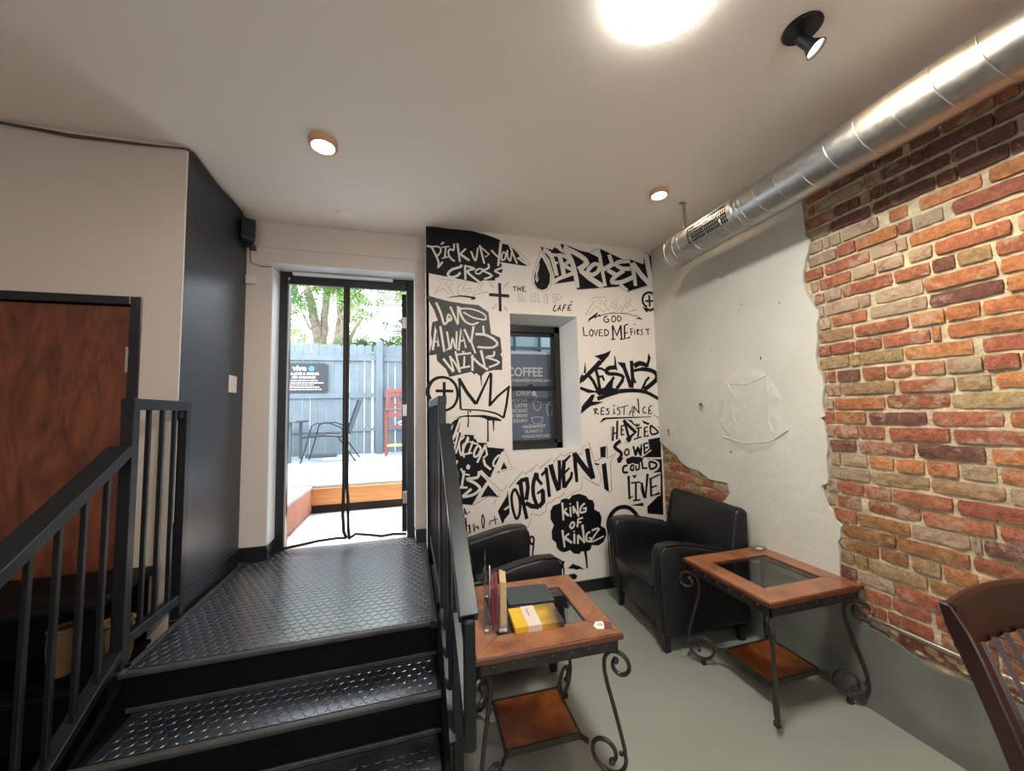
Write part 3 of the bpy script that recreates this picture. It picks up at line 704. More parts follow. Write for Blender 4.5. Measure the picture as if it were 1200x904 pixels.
BRICKS={-6:"1.584,1.467,r 1.456,1.293,d 1.285,1.238,d 1.23,1.136,d 1.108,1.01,d 0.996,0.842,d 0.77,0.704,d",
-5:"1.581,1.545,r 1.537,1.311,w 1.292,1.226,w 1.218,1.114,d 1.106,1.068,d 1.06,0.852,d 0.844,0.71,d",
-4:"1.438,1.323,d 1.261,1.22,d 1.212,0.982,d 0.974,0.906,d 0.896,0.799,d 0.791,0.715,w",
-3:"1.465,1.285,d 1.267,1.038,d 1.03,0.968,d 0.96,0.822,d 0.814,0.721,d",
-2:"1.586,1.516,w 1.508,1.478,w 1.414,1.254,w 1.208,1.138,o 1.095,0.9,o 0.876,0.727,o",
-1:"1.441,1.359,r 1.351,1.181,o 1.116,1.02,w 0.988,0.764,r",
0:"1.622,1.527,r 1.512,1.302,r 1.293,1.192,w 1.142,0.943,o 0.933,0.754,o",
1:"1.548,1.488,r 1.48,1.39,r 1.377,1.28,w 1.271,1.17,w 1.147,1.068,w 1.054,0.837,r 0.818,0.728,o",
2:"1.577,1.53,r 1.522,1.443,w 1.435,1.219,r 1.206,1.08,r 1.072,1.001,d 0.99,0.895,y 0.881,0.749,r",
3:"1.528,1.362,w 1.354,1.315,w 1.291,1.11,w 1.102,0.885,o 0.874,0.754,o",
4:"1.564,1.505,w 1.494,1.336,r 1.316,1.102,w 1.092,0.874,d 0.861,0.729,o",
5:"1.57,1.403,y 1.39,1.174,r 1.161,1.05,o 1.042,0.943,o 0.933,0.766,o",
6:"1.576,1.516,r 1.508,1.405,r 1.397,1.285,r 1.276,1.103,r 1.095,1.068,o 1.043,0.803,o",
7:"1.577,1.431,y 1.421,1.382,y 1.374,1.204,y 1.196,0.974,o 0.946,0.777,r",
8:"1.542,1.505,r 1.491,1.39,d 1.371,1.281,r 1.273,1.179,r 1.166,1.065,r 1.057,0.953,w 0.945,0.855,r 0.847,0.751,r",
9:"1.555,1.483,w 1.472,1.248,y 1.227,1.04,r 1.032,0.936,y 0.919,0.788,o",
10:"1.56,1.527,w 1.519,1.292,o 1.284,1.061,r 1.053,0.826,y",
11:"1.581,1.526,r 1.518,1.379,o 1.361,1.141,d 1.122,0.913,r 0.895,0.768,o",
12:"1.524,1.419,r 1.411,1.304,r 1.282,1.072,r 1.057,0.805,r",
13:"1.555,1.434,d 1.415,1.196,r 1.181,0.972,d 0.952,0.779,o",
14:"1.561,1.514,w 1.506,1.389,w 1.377,1.281,o 1.266,1.167,o 1.155,1.057,o 1.046,0.947,w 0.935,0.785,o",
15:"1.566,1.383,w 1.375,1.154,y 1.146,0.93,y 0.915,0.791,w",
16:"1.525,1.413,r 1.405,1.301,r 1.29,1.084,r 1.068,0.827,r",
17:"1.542,1.431,r 1.401,1.199,r 1.184,0.967,r 0.952,0.802,r",
18:"1.565,1.459,r 1.451,1.241,b 1.233,1.045,w 1.037,1.011,w 1.001,0.838,d",
19:"1.528,1.298,b 1.29,1.05,b",
20:"1.551,1.48,b 1.472,1.374,b 1.365,1.26,b 1.24,1.145,y",
21:"1.55,1.486,y 1.478,1.425,y 1.417,1.196,y 1.186,1.062,b",
22:"1.555,1.478,d 1.47,1.32,w 1.312,1.11,r",
23:"1.452,1.342,r 1.334,1.197,r 1.178,1.033,r",
24:"1.406,1.365,r 1.357,1.193,r 1.165,1,r"}
# ================================================================= SETTING
def struct(name, bm, m, label=None, smooth=False): return obj(name, bm, m, None, smooth, label, None, None, 'structure')
b = bm_new(); box(b, -4, 2.45, -3.8, 3.5, -0.1, 0); struct('floor', b, 'floor')
b = bm_new(); box(b, -4, 2.45, -3.8, 3.6, ZC, ZC+0.1); struct('ceiling', b, 'ceiling')
b = bm_new(); box(b, -4, -3.92, -3.8, 2.42, 0, ZC); struct('wall_far_left', b, 'cream')
b = bm_new(); box(b, -4, 2.45, -3.88, -3.8, 0, ZC); struct('wall_rear', b, 'cream')
# cream wall with the plywood door
b = bm_new(); box(b, -4, -2.42, 2.42, 2.50, 0, ZC); box(b, -1.377, -1.203, 2.42, 2.50, 0, ZC); box(b, -2.42, -1.377, 2.42, 2.50, 2.20, ZC)
wl = struct('wall_left_front', b, 'cream')
b = bm_new(); box(b, -2.42, -1.377, 2.49, 2.51, 0, 2.2); obj('backing', b, 'dark', wl)
b = bm_new(); box(b, -1.27, -1.2, 2.421, 3.6, 0, ZC); wleft = struct('wall_left', b, 'charwall')
b = bm_new(); box(b, -1.2035, -1.1985, 2.4185, 2.424, 1.0, 3.06); obj('corner_edge', b, 'white', wleft)
d1 = bm_new(); box(d1, -2.37, -1.43, 2.436, 2.475, 0.02, 2.155, 0.003, 1)
door1 = struct('door_1', d1, 'doorwood', 'reddish brown plywood door in a black frame on the cream wall')
b = bm_new(); box(b, -1.425, -1.375, 2.412, 2.49, 0, 2.205, 0.003, 1); box(b, -2.42, -2.375, 2.412, 2.49, 0, 2.205, 0.003, 1); box(b, -2.375, -1.425, 2.412, 2.49, 2.16, 2.205, 0.003, 1)
obj('door_frame', b, 'blackgloss', door1)
for z0, z1 in ((1.80, 1.935), (0.975, 1.115)):
    b = bm_new(); box(b, -1.445, -1.424, 2.428, 2.44, z0, z1, 0.002, 1); cyl(b, (-1.428, 2.426, z0), (-1.428, 2.426, z1), 0.007, 10)
    obj('hinge', b, 'metal', door1, label='brushed metal hinge')
# back wall with the patio door
YB = 3.235
b = bm_new(); box(b, -1.2, -1.025, YB, 3.5, 0.0, ZC); box(b, 0.055, 0.16, YB, 3.5, 0, ZC); box(b, -1.025, 0.055, YB, 3.5, 2.755, ZC); box(b, -1.025, 0.055, 3.44, 3.5, 0, 0.47)
box(b, -1.2, 0.14, YB-0.006, YB, 2.872, ZC, 0.002, 1)
wb = struct('wall_back', b, 'backpaint')
for a in ((-1.0255, -1.0185, YB-0.001, 3.40, 0.595, 2.755), (0.0475, 0.0555, YB-0.001, 3.40, 0.595, 2.755), (-1.025, 0.055, YB-0.001, 3.40, 2.748, 2.7555)):
    b = bm_new(); box(b, *a); obj('door_reveal', b, 'reveal', wb)
# mural wall with its splayed window recess
YM = 3.02
OX0, OX1, OZ0, OZ1 = 0.835, 1.462, 1.216, 2.388
IX0, IX1, IZ0, IZ1 = 0.795, 1.362, 1.206, 2.328
ax = lambda x, z, d: (x, YM+d, z)
t = fill_outline([[(0.14, 0), (2.30, 0), (2.30, ZC), (0.14, ZC)], [(OX0, OZ0), (OX1, OZ0), (OX1, OZ1), (OX0, OZ1)]], ax, 0.02)
t2 = fill_outline([[(0.14, 0), (2.30, 0), (2.30, ZC), (0.14, ZC)], [(IX0, IZ0), (IX1, IZ0), (IX1, IZ1), (IX0, IZ1)]], lambda x, z, d: (x, 3.24+d, z), 0.10)
b = bm_new(); join(b, t); join(b, t2); box(b, 0.14, 0.16, YM, 3.3, 0, ZC)
wm = struct('wall_back_right', b, 'murwhite', 'white mural wall covered in black graffiti lettering')
b = bm_new()
fo = [(OX0, OZ0), (OX1, OZ0), (OX1, OZ1), (OX0, OZ1)]; fi = [(IX0, IZ0), (IX1, IZ0), (IX1, IZ1), (IX0, IZ1)]
va = [b.verts.new((p[0], YM+0.0005, p[1])) for p in fo]; vb = [b.verts.new((p[0], 3.245, p[1])) for p in fi]
for i in range(4): b.faces.new((va[i], va[(i+1) % 4], vb[(i+1) % 4], vb[i]))
obj('window_reveal', b, 'reveal', wm)
# painted graffiti: every phrase is its own thin coat of paint
lay = {'K': 0, 'G': 0, 'W': 1, 'L': 2}
def paint(items):
    bms = {k: bm_new() for k in 'KGWL'}; cnt = 0; seen_w = False; off = 0.0008
    for line in items.strip().split('\n'):
        p = line.split(); c = p[0]; w0, w1 = float(p[1])/1000, float(p[2])/1000; v = [float(q)/1000 for q in p[3:]]
        pts = [(v[i], v[i+1]) for i in range(0, len(v), 2)]
        off += 0.00006; y = YM-off; bm = bms[c]
        if w0 == 0:
            f = bm.faces.new([bm.verts.new((x, y, z)) for x, z in pts])
        else:
            n = len(pts)
            L = [0]
            for i in range(1, n): L.append(L[-1]+math.hypot(pts[i][0]-pts[i-1][0], pts[i][1]-pts[i-1][1]))
            closed = n > 3 and math.hypot(pts[0][0]-pts[-1][0], pts[0][1]-pts[-1][1]) < 0.6*w0+0.003
            # smooth curves for rounder multi-point strokes
            if n >= 4 and c != 'L':
                sp = []
                for i in range(n-1):
                    p0 = pts[i-1] if i else (pts[-2] if closed else pts[0]); p1 = pts[i]; p2 = pts[i+1]; p3 = pts[i+2] if i+2 < n else (pts[1] if closed else pts[-1])
                    for k in range(4):
                        t_ = k/4; t2_ = t_*t_; t3_ = t2_*t_
                        sp.append(tuple(0.5*(2*p1[j]+(-p0[j]+p2[j])*t_+(2*p0[j]-5*p1[j]+4*p2[j]-p3[j])*t2_+(-p0[j]+3*p1[j]-3*p2[j]+p3[j])*t3_) for j in (0, 1)))
                sp.append(pts[-1]); pts = sp; n = len(pts)
            lft = []; rgt = []
            for i in range(n):
                a = pts[max(i-1, 0)]; d = pts[min(i+1, n-1)]
                if closed and (i == 0 or i == n-1): a = pts[-2]; d = pts[1]
                dx, dz = d[0]-a[0], d[1]-a[1]; l = math.hypot(dx, dz) or 1; nx, nz = -dz/l, dx/l
                k = 1.0
                if 0 < i < n-1:
                    e0 = (pts[i][0]-pts[i-1][0], pts[i][1]-pts[i-1][1]); l0 = math.hypot(*e0) or 1
                    cs = abs((-e0[1]/l0)*nx+(e0[0]/l0)*nz); k = min(1/max(cs, 0.55), 1.8)
                w = (w0+(w1-w0)*i/(n-1))/2*k*(1.17 if c == 'W' else 1.16 if c in 'KG' else 1.15)
                ex = 0
                lft.append(bm.verts.new((pts[i][0]+nx*w, y, pts[i][1]+nz*w))); rgt.append(bm.verts.new((pts[i][0]-nx*w, y, pts[i][1]-nz*w)))
            for i in range(n-1): bm.faces.new((lft[i], lft[i+1], rgt[i+1], rgt[i]))
    return bms
PM = {'K': 'blackpaint', 'G': 'sheenpaint', 'W': 'whitepaint', 'L': 'linepaint'}
for label, items in MURAL:
    bms = paint(items); allb = bm_new(); mats = []
    for k in 'KGWL':
        if bms[k].faces:
            i = len(mats); mats.append(PM[k])
            bmesh.ops.recalc_face_normals(bms[k], faces=bms[k].faces)
            for f in bms[k].faces:
                f.material_index = i
                if f.normal.y > 0: f.normal_flip()
            join(allb, bms[k])
        else: bms[k].free()
    obj('painted_lettering', allb, mats, wm, label=label)
b = bm_new(); box(b, 0.14, 2.28, YM-0.016, YM+0.002, 0, 0.095, 0.002, 1); struct('baseboard_back', b, 'blackgloss')
b = bm_new(); box(b, -1.2, -1.186, 2.46, YB, 0.494, 0.60, 0.002, 1); box(b, -1.186, -1.025, YB-0.014, YB+0.001, 0.494, 0.595); box(b, -1.026, -1.013, YB-0.014, 3.40, 0.494, 0.595); box(b, 0.055, 0.14, YB-0.012, YB+0.001, 0.494, 0.60); struct('baseboard_left', b, 'blackgloss')

# window: black double-hung sash
b = bm_new()
wy = 3.20
w1 = struct('window_1', (box(b, IX0-0.01, IX0+0.045, wy, wy+0.05, IZ0, IZ1, 0.003, 1), box(b, IX1-0.055, IX1+0.003, wy, wy+0.05, IZ0, IZ1, 0.003, 1), box(b, IX0, IX1, wy, wy+0.05, IZ1-0.06, IZ1, 0.003, 1), box(b, IX0, IX1, wy, wy+0.05, IZ0, IZ0+0.055, 0.003, 1), b)[-1], 'blackgloss', 'black double hung window in the mural wall')
for nm, z0, z1, yy in (('upper_sash', 1.735, 2.27, wy+0.022), ('lower_sash', 1.255, 1.775, wy+0.004)):
    b = bm_new(); xa, xb = IX0+0.03, IX1-0.045; s = 0.035
    box(b, xa, xa+s, yy, yy+0.022, z0, z1, 0.002, 1); box(b, xb-s, xb, yy, yy+0.022, z0, z1, 0.002, 1); box(b, xa, xb, yy, yy+0.022, z1-s, z1, 0.002, 1); box(b, xa, xb, yy, yy+0.022, z0, z0+s, 0.002, 1)
    sh = obj(nm, b, 'blackgloss', w1)
    b = bm_new(); box(b, xa+s, xb-s, yy+0.009, yy+0.013, z0+s, z1-s); obj('pane', b, 'glassW', sh)
b = bm_new(); box(b, 1.04, 1.09, wy-0.006, wy+0.004, 1.775, 1.79, 0.003, 1); obj('sash_lock', b, 'blackpl', w1)

# right wall: mortar bed, single bricks, ragged plaster coat, painted concrete base
XR = 2.28
b = bm_new(); rnd = random.Random(3)
ny, nz = 150, 92
grid = []
from mathutils import noise as mn
for i in range(ny+1):
    row = []
    for j in range(nz+1):
        y = -3.8+(3.05+3.8)*i/ny; z = ZC*j/nz
        row.append(b.verts.new((XR+0.010+0.006*mn.noise(Vector((y*9, z*9, 0)))+0.004*mn.noise(Vector((y*30, z*30, 4))), y, z)))
    grid.append(row)
for i in range(ny):
    for j in range(nz): b.faces.new((grid[i][j], grid[i+1][j], grid[i+1][j+1], grid[i][j+1]))
box(b, XR+0.03, XR+0.16, -3.8, 3.05, 0, ZC)
wr = struct('wall_right', b, 'mortar', 'old brick wall with a ragged coat of white plaster')
def brick_mesh(seed, small=False):
    t = bm_new(); nx, nzz = (7, 3)
    g = []
    for i in range(nx+1):
        r_ = []
        for j in range(nzz+1):
            u = i/nx-0.5; v = j/nzz-0.5
            e = (i in (0, nx))*0.16+(j in (0, nzz))*0.14
            nn = mn.noise(Vector((u*6+seed*7.1, v*3, seed)))
            corner = (i in (0, nx)) and (j in (0, nzz))
            r_.append(t.verts.new((-0.5+e+0.42*nn+(0.1 if corner else 0), u*(0.985 if j in (0, nzz) else 1)*(0.985 if corner else 1)+0.008*mn.noise(Vector((v*9, seed, 1))), v*(1-0.22*abs(mn.noise(Vector((u*11, seed*3+v*3, 2)))))*(0.965 if corner else 1))))
        g.append(r_)
    for i in range(nx):
        for j in range(nzz): t.faces.new((g[i][j], g[i][j+1], g[i+1][j+1], g[i+1][j]))
    ring = [g[i][0] for i in range(nx+1)]+[g[nx][j] for j in range(1, nzz+1)]+[g[i][nzz] for i in range(nx-1, -1, -1)]+[g[0][j] for j in range(nzz-1, 0, -1)]
    back = [t.verts.new((1.2, v.co.y, v.co.z)) for v in ring]
    for i in range(len(ring)): t.faces.new((ring[i], ring[(i+1) % len(ring)], back[(i+1) % len(ring)], back[i]))
    bmesh.ops.recalc_face_normals(t, faces=t.faces)
    me = bpy.data.meshes.new('brick'); t.to_mesh(me); t.free(); me.materials.append(M['brick'])
    for p in me.polygons: p.use_smooth = False
    return me
BM_ = [brick_mesh(k+0.37) for k in range(9)]
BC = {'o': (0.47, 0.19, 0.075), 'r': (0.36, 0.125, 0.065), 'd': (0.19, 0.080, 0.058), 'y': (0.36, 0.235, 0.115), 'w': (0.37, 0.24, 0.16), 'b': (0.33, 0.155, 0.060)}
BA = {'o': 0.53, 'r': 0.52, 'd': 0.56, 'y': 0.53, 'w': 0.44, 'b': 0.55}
rb = random.Random(11)
def lay_brick(ya, yb, zc, c, h=0.060):
    o = bpy.data.objects.new('brick', rb.choice(BM_)); COL.objects.link(o); o.parent = wr
    o.location = (XR+0.003+rb.uniform(-0.004, 0.004), (ya+yb)/2, zc+rb.uniform(-0.002, 0.002))
    o.scale = (0.013, (ya-yb)*(1 if rb.random() < 0.5 else -1), h*rb.uniform(0.96, 1.05)*(1 if rb.random() < 0.5 else -1))
    o.rotation_euler = (rb.uniform(-0.012, 0.012), 0, 0)
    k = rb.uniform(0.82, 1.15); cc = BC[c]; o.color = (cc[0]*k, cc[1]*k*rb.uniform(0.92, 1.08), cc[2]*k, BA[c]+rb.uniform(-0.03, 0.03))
    return o
zrow = lambda k: 2.312-0.0757*k
nb = 0; extra = []
for k in range(-10, 26):
    zc = zrow(k)
    if zc > ZC-0.03: continue
    row = [q.split(',') for q in BRICKS.get(k, '').split()]
    row = [(float(a), float(c), d) for a, c, d in row]
    last = 1.60
    for ya, yb, c in row:
        if c == 'd' and k <= -2: c = rb.choice('ddddr')  # top courses kept mostly dark: shade of the duct put into brick colour
        if last-ya > 0.05: lay_brick(last-0.006, ya+0.010, zc, rb.choice('wwr'))
        lay_brick(ya, yb, zc, c); last = yb
    y = last-0.012
    if zc < 0.45: y = min(y, 1.32)
    while y > 0.35:
        L = rb.choice((0.215, 0.215, 0.10, 0.22)); lay_brick(y, y-L, zc, rb.choice('oorrrdyw' if zc > 0.7 else 'rrbd')); y -= L+0.012
    while y > -3.7:
        L = rb.choice((0.215, 0.215, 0.10, 0.22)); extra.append((y, y-L, zc)); y -= L+0.012
# bricks laid bare behind the armchair
for k in range(14, 25):
    zc = zrow(k); y = 2.995; lim = 2.26
    if zc > 1.05: lim = 2.66+(zc-1.05)*2
    off = 0.06 if k % 2 else 0.0
    first = True
    while y > lim:
        L = rb.choice((0.13, 0.20, 0.10)) - (off if first else 0); first = False
        L = max(L, 0.06); lay_brick(y, max(y-L, lim-0.04), zc, rb.choice('rbywyr')); y -= L+0.010
b = bm_new()
for ya, yb, zc in extra: box(b, XR-0.005, XR+0.02, yb, ya, zc-0.03, zc+0.03, 0.003, 1)
obj('brick_courses', b, 'brick', wr, kind='stuff').color = (0.46, 0.15, 0.06, 0.54)
# plaster
def jag(pts, amp, step, rr):
    out = []
    for (a, c) in zip(pts, pts[1:]):
        l = math.hypot(c[0]-a[0], c[1]-a[1]); n = max(1, int(l/step))
        for i in range(n):
            t_ = i/n; out.append((a[0]+(c[0]-a[0])*t_+(rr.uniform(-amp, amp) if i else 0), a[1]+(c[1]-a[1])*t_+(rr.uniform(-amp, amp) if i else 0)))
    out.append(pts[-1]); return out
rj = random.Random(5)
EDGE = [(1.600, ZC), (1.611, 2.792), (1.608, 2.719), (1.602, 2.629), (1.595, 2.556), (1.57, 2.518), (1.587, 2.448), (1.607, 2.405), (1.624, 2.342), (1.628, 2.288), (1.613, 2.206), (1.592, 2.165), (1.576, 2.114), (1.551, 2.091), (1.558, 2.047), (1.57, 1.984), (1.576, 1.903), (1.589, 1.83), (1.583, 1.755), (1.561, 1.704), (1.557, 1.655), (1.568, 1.608), (1.576, 1.54), (1.565, 1.484), (1.592, 1.476), (1.572, 1.448), (1.566, 1.38), (1.564, 1.301), (1.575, 1.253), (1.578, 1.111), (1.614, 1.088), (1.606, 1.042), (1.588, 0.983), (1.561, 0.951), (1.55, 0.912), (1.527, 0.888), (1.535, 0.826), (1.551, 0.794), (1.546, 0.732), (1.551, 0.654), (1.555, 0.608), (1.58, 0.54), (1.70, 0.50), (2.2, 0.475), (2.6, 0.47), (3.019, 0.46)]
PATCH = [(3.019, 0.56), (2.80, 0.60), (2.5, 0.70), (2.294, 0.868), (2.255, 0.917), (2.275, 0.987), (2.436, 0.985), (2.561, 1.041), (2.65, 1.042), (2.761, 1.085), (2.807, 1.139), (2.893, 1.165), (3.019, 1.235)]
outline = jag(EDGE, 0.004, 0.03, rj)+jag(PATCH, 0.004, 0.03, rj)+[(3.019, ZC)]
holes = []
for y, z, w, h in ((2.496, 1.547, 0.035, 0.055), (2.224, 1.219, 0.012, 0.016), (2.203, 2.521, 0.010, 0.014), (2.324, 2.544, 0.007, 0.008), (1.936, 1.87, 0.008, 0.010), (2.304, 2.254, 0.006, 0.007), (2.058, 2.271, 0.007, 0.008), (2.90, 1.315, 0.022, 0.055), (2.83, 1.30, 0.008, 0.03), (2.35, 1.98, 0.006, 0.008), (1.78, 2.20, 0.006, 0.009), (2.56, 1.20, 0.007, 0.008)):
    holes.append([(y+w*math.cos(a)*rj.uniform(0.6, 1.1), z+h*math.sin(a)*rj.uniform(0.7, 1.1)) for a in [2*PI*i/9 for i in range(9)]])
px = lambda y, z, d: (XR-0.012+d, y, z)
t = fill_outline([outline]+holes, px, 0.016)
pl = obj('plaster_coat', t, 'plaster', wr, label='ragged coat of white painted plaster')
# old patch: a trowelled disc with raised seams
b = bm_new(); cy, cz = 2.06, 1.52; nr, na = 8, 44
rings = []
for i in range(nr+1):
    ring = []
    for k in range(na):
        a = 2*PI*k/na; q = i/nr; ry, rz_ = 0.27*(1+0.07*mn.noise(Vector((math.cos(a)*2, math.sin(a)*2, 1)))), 0.31*(1+0.07*mn.noise(Vector((math.cos(a)*2, math.sin(a)*2, 5))))
        y = cy+ry*q*math.cos(a); z = cz+rz_*q*math.sin(a)
        hgt = 0.006*(1 if q < 0.86 else (1-q)/0.14)+0.005*mn.noise(Vector((y*14, z*14, 2)))*(q < 0.98)
        if i == nr: hgt = -0.004
        ring.append(b.verts.new((XR-0.012-hgt, y, z)))
    rings.append(ring)
for i in range(nr):
    for k in range(na):
        k2 = (k+1) % na
        b.faces.new((rings[i][k], rings[i][k2], rings[i+1][k2], rings[i+1][k]))
obj('patch', b, 'plaster', wr, smooth=True, label='round trowelled repair patch in the plaster')
b = bm_new()
for pts in ([(2.21, 1.72), (2.16, 1.62), (2.19, 1.50), (2.14, 1.38)], [(1.90, 1.74), (1.89, 1.60), (1.905, 1.45), (1.88, 1.38)], [(2.26, 1.60), (2.30, 1.46), (2.22, 1.36)], [(2.20, 1.72), (2.05, 1.70), (1.90, 1.75)], [(2.28, 1.33), (2.1, 1.29), (1.9, 1.32), (1.78, 1.40)]):
    tube(b, [(XR-0.0170, y, z) for y, z in pts], 0.0042, 6)
obj('plaster_seam', b, 'plaster', wr, smooth=True)
b = bm_new()
for _ in range(130):
    y = rj.uniform(1.66, 2.95); z = rj.uniform(1.1, 2.7)
    if z < 1.35 and y > 2.2: continue
    lathe(b, [(rj.uniform(0.003, 0.008), 0), (0.002, 0.003), (0, 0.0035)], (0, 0, 0), 6, Matrix.Translation((XR-0.0115, y, z)) @ Matrix.Rotation(-PI/2, 4, 'Y'))
obj('plaster_bumps', b, 'plaster', wr, kind='stuff')
# base
rj2 = random.Random(8)
BASE = [(-3.79, 0.40), (0.3, 0.375), (0.95, 0.38), (1.077, 0.374), (1.155, 0.355), (1.285, 0.375), (1.399, 0.41), (1.46, 0.43), (1.50, 0.50), (1.58, 0.53), (1.75, 0.497), (2.2, 0.49), (3.019, 0.47)]
t = fill_outline([jag(BASE, 0.008, 0.03, rj2)+[(3.019, 0), (-3.79, 0)]], lambda y, z, d: (XR-0.018+d, y, z), 0.022)
obj('concrete_base', t, 'concrete', wr, label='grey painted rough concrete base of the brick wall')
b = bm_new()  # lumps of mortar along the top of the base
for i in range(60):
    y = rj2.uniform(0.2, 1.56); z = 0.40+rj2.uniform(-0.01, 0.05)
    s_ = rj2.uniform(0.010, 0.024)
    t = bm_new(); bmesh.ops.create_icosphere(t, subdivisions=1, radius=1)
    join(b, t, Matrix.Translation((XR+0.004, y, z)) @ Matrix.Diagonal((0.012, s_*1.6, s_, 1)))
obj('mortar_lumps', b, 'mortar', wr, kind='stuff')
# conduit
b = bm_new(); cyl(b, (2.253, -3.7, 0.470), (2.253, 1.42, 0.470), 0.0115, 14)
cd = thing('electrical_conduit', 'silver metal conduit pipe running low along the brick wall', 'pipe', (0, 0, 0))
obj('pipe', b, 'pipe', cd, smooth=True)
for y in (1.41, 0.2):
    b = bm_new(); box(b, 2.248, 2.282, y, y+0.02, 0.455, 0.486, 0.003, 1); obj('clip', b, 'galv', cd)
# ================================================================= STAIRS
ZL = 0.494; SX0, SX1 = -1.198, 0.135
st = thing('staircase', 'black three step staircase and landing with studded rubber treads', 'stairs', (-0.53, 2.4, 0))
def P(name, b, m, **k):
    o = obj(name, b, m, None, **k); o.parent = st; o.matrix_parent_inverse = Matrix.Translation((0.53, -2.4, 0)); return o
b = bm_new(); box(b, SX0+0.04, SX1, 2.03, 3.233, 0, ZL-0.006); box(b, -1.015, 0.045, 3.233, 3.40, 0.30, ZL-0.006); P('landing', b, 'stair')
for i, (y0, y1, z) in enumerate(((1.755, 2.04, ZL*2/3), (1.495, 1.765, ZL/3))):
    b = bm_new(); box(b, SX0+0.06, SX1, y0+0.01, y1, 0, z-0.006); P('step', b, 'stair')
for y, z0, z1 in ((2.028, ZL*2/3, ZL-0.03), (1.763, ZL/3, ZL*2/3-0.03), (1.503, 0, ZL/3-0.03)):
    b = bm_new(); box(b, SX0+0.05, SX1+0.002, y-0.004, y+0.006, z0, z1); P('riser', b, 'stair')
for y, z in ((2.008, ZL), (1.742, ZL*2/3), (1.482, ZL/3)):
    b = bm_new(); box(b, SX0+0.03, SX1+0.004, y, y+0.028, z-0.022, z+0.0005, 0.006, 2); P('nosing', b, 'nosing')
for y, z in ((2.012, ZL*2/3), (1.746, ZL/3)):
    b = bm_new(); box(b, SX0+0.06, SX1, y, y+0.012, z, z+0.018, 0.002, 1); P('worn_joint', b, 'nosing')
def studs(x0, x1, y0, y1, z, pitch=0.046, r=0.0212):
    b = bm_new(); row = 0; y = y0+pitch/2; seg = 12
    while y < y1-pitch*0.3:
        x = x0+pitch/2+(pitch/2 if row % 2 else 0)
        while x < x1-pitch*0.3:
            bot = [b.verts.new((x+r*math.cos(2*PI*k/seg), y+r*math.sin(2*PI*k/seg), z)) for k in range(seg)]
            top = [b.verts.new((x+r*0.90*math.cos(2*PI*k/seg), y+r*0.90*math.sin(2*PI*k/seg), z+0.0018)) for k in range(seg)]
            for k in range(seg): b.faces.new((bot[k], bot[(k+1) % seg], top[(k+1) % seg], top[k]))
            b.faces.new(top); x += pitch
        y += pitch*0.866; row += 1
    return b
for (x0, x1, y0, y1, z) in ((SX0+0.05, SX1-0.02, 2.037, 3.222, ZL), (-1.012, 0.045, 3.222, 3.395, ZL), (SX0+0.09, SX1-0.015, 1.772, 2.010, ZL*2/3), (SX0+0.09, SX1-0.015, 1.512, 1.744, ZL/3)):
    b = bm_new(); box(b, x0, x1, y0, y1, z-0.007, z); mt = P('rubber_mat', b, 'rubber')
    o = obj('studs', studs(x0, x1, y0, y1, z), 'rubber', mt, kind='stuff')
b = bm_new(); box(b, SX1-0.02, SX1+0.004, 2.04, 3.24, ZL-0.03, ZL+0.004, 0.001, 1); box(b, SX1-0.032, SX1+0.006, 2.006, 2.05, ZL-0.03, ZL+0.006, 0.002, 1); P('edge_angle', b, 'steel')
b = bm_new(); box(b, SX0+0.03, SX0+0.055, 2.04, 3.24, ZL-0.03, ZL+0.004, 0.001, 1); P('edge_angle', b, 'nosing')
# side stringers
for x in (SX0+0.03, SX1):
    b = bm_new(); prism(b, [(1.46, 0), (1.46, 0.12), (2.0, 0.45), (3.22, 0.45), (3.22, 0)], 'x', x, x+0.022, mtx=None); P('stringer', b, 'stair')

# ================================================================= RAILINGS
SL = 0.165/0.26
def bar(x, ya, za, yb, zb, wx, wt, m='steel'):
    """square tube in the YZ plane from (ya,za) to (yb,zb): wx wide in X, wt thick"""
    b = bm_new(); a = math.atan2(zb-za, yb-ya); L = math.hypot(zb-za, yb-ya)
    t = bm_new(); box(t, -wx/2, wx/2, 0, L, -wt/2, wt/2, 0.0025, 1)
    join(b, t, Matrix.Translation((x, ya, za)) @ Matrix.Rotation(a, 4, 'X')); return b
def post(x, y, z0, z1, w=0.038):
    b = bm_new(); box(b, x-w/2, x+w/2, y-w/2, y+w/2, z0, z1, 0.0025, 1); return b
# left railing
rl = thing('stair_railing', 'black steel railing left of the stairs in front of the brown door', 'railing', (-1.185, 2.0, 0))
def R_(root, name, b, m='steel', **k):
    o = obj(name, b, m, None, **k); o.parent = root; o.matrix_parent_inverse = Matrix.Translation(-root.location); return o
xl = -1.185
R_(rl, 'post', post(xl, 2.045, 0.40, 1.645, 0.045)); R_(rl, 'post', post(xl, 2.455, ZL, 1.645, 0.045))
R_(rl, 'top_rail', bar(xl, 2.022, 1.618, 2.478, 1.618, 0.05, 0.05)); R_(rl, 'bottom_rail', bar(xl, 2.06, 0.60, 2.44, 0.60, 0.04, 0.045))
for y in (2.165, 2.265, 2.365): R_(rl, 'baluster', post(xl, y, 0.60, 1.60, 0.018))
zt = lambda y: 1.455+(y-2.03)*SL
zb = lambda y: 0.60+(y-2.05)*SL
R_(rl, 'handrail', bar(xl-0.015, 2.025, zt(2.025)-0.032, 0.85, zt(0.85)-0.032, 0.085, 0.045)); R_(rl, 'sloped_bottom_rail', bar(xl-0.005, 2.03, zb(2.03)-0.02, 1.30, zb(1.30)-0.02, 0.055, 0.035))
y = 1.93
while y > 1.33: R_(rl, 'baluster', post(xl, y, zb(y)-0.01, zt(y)-0.05, 0.018)); y -= 0.105
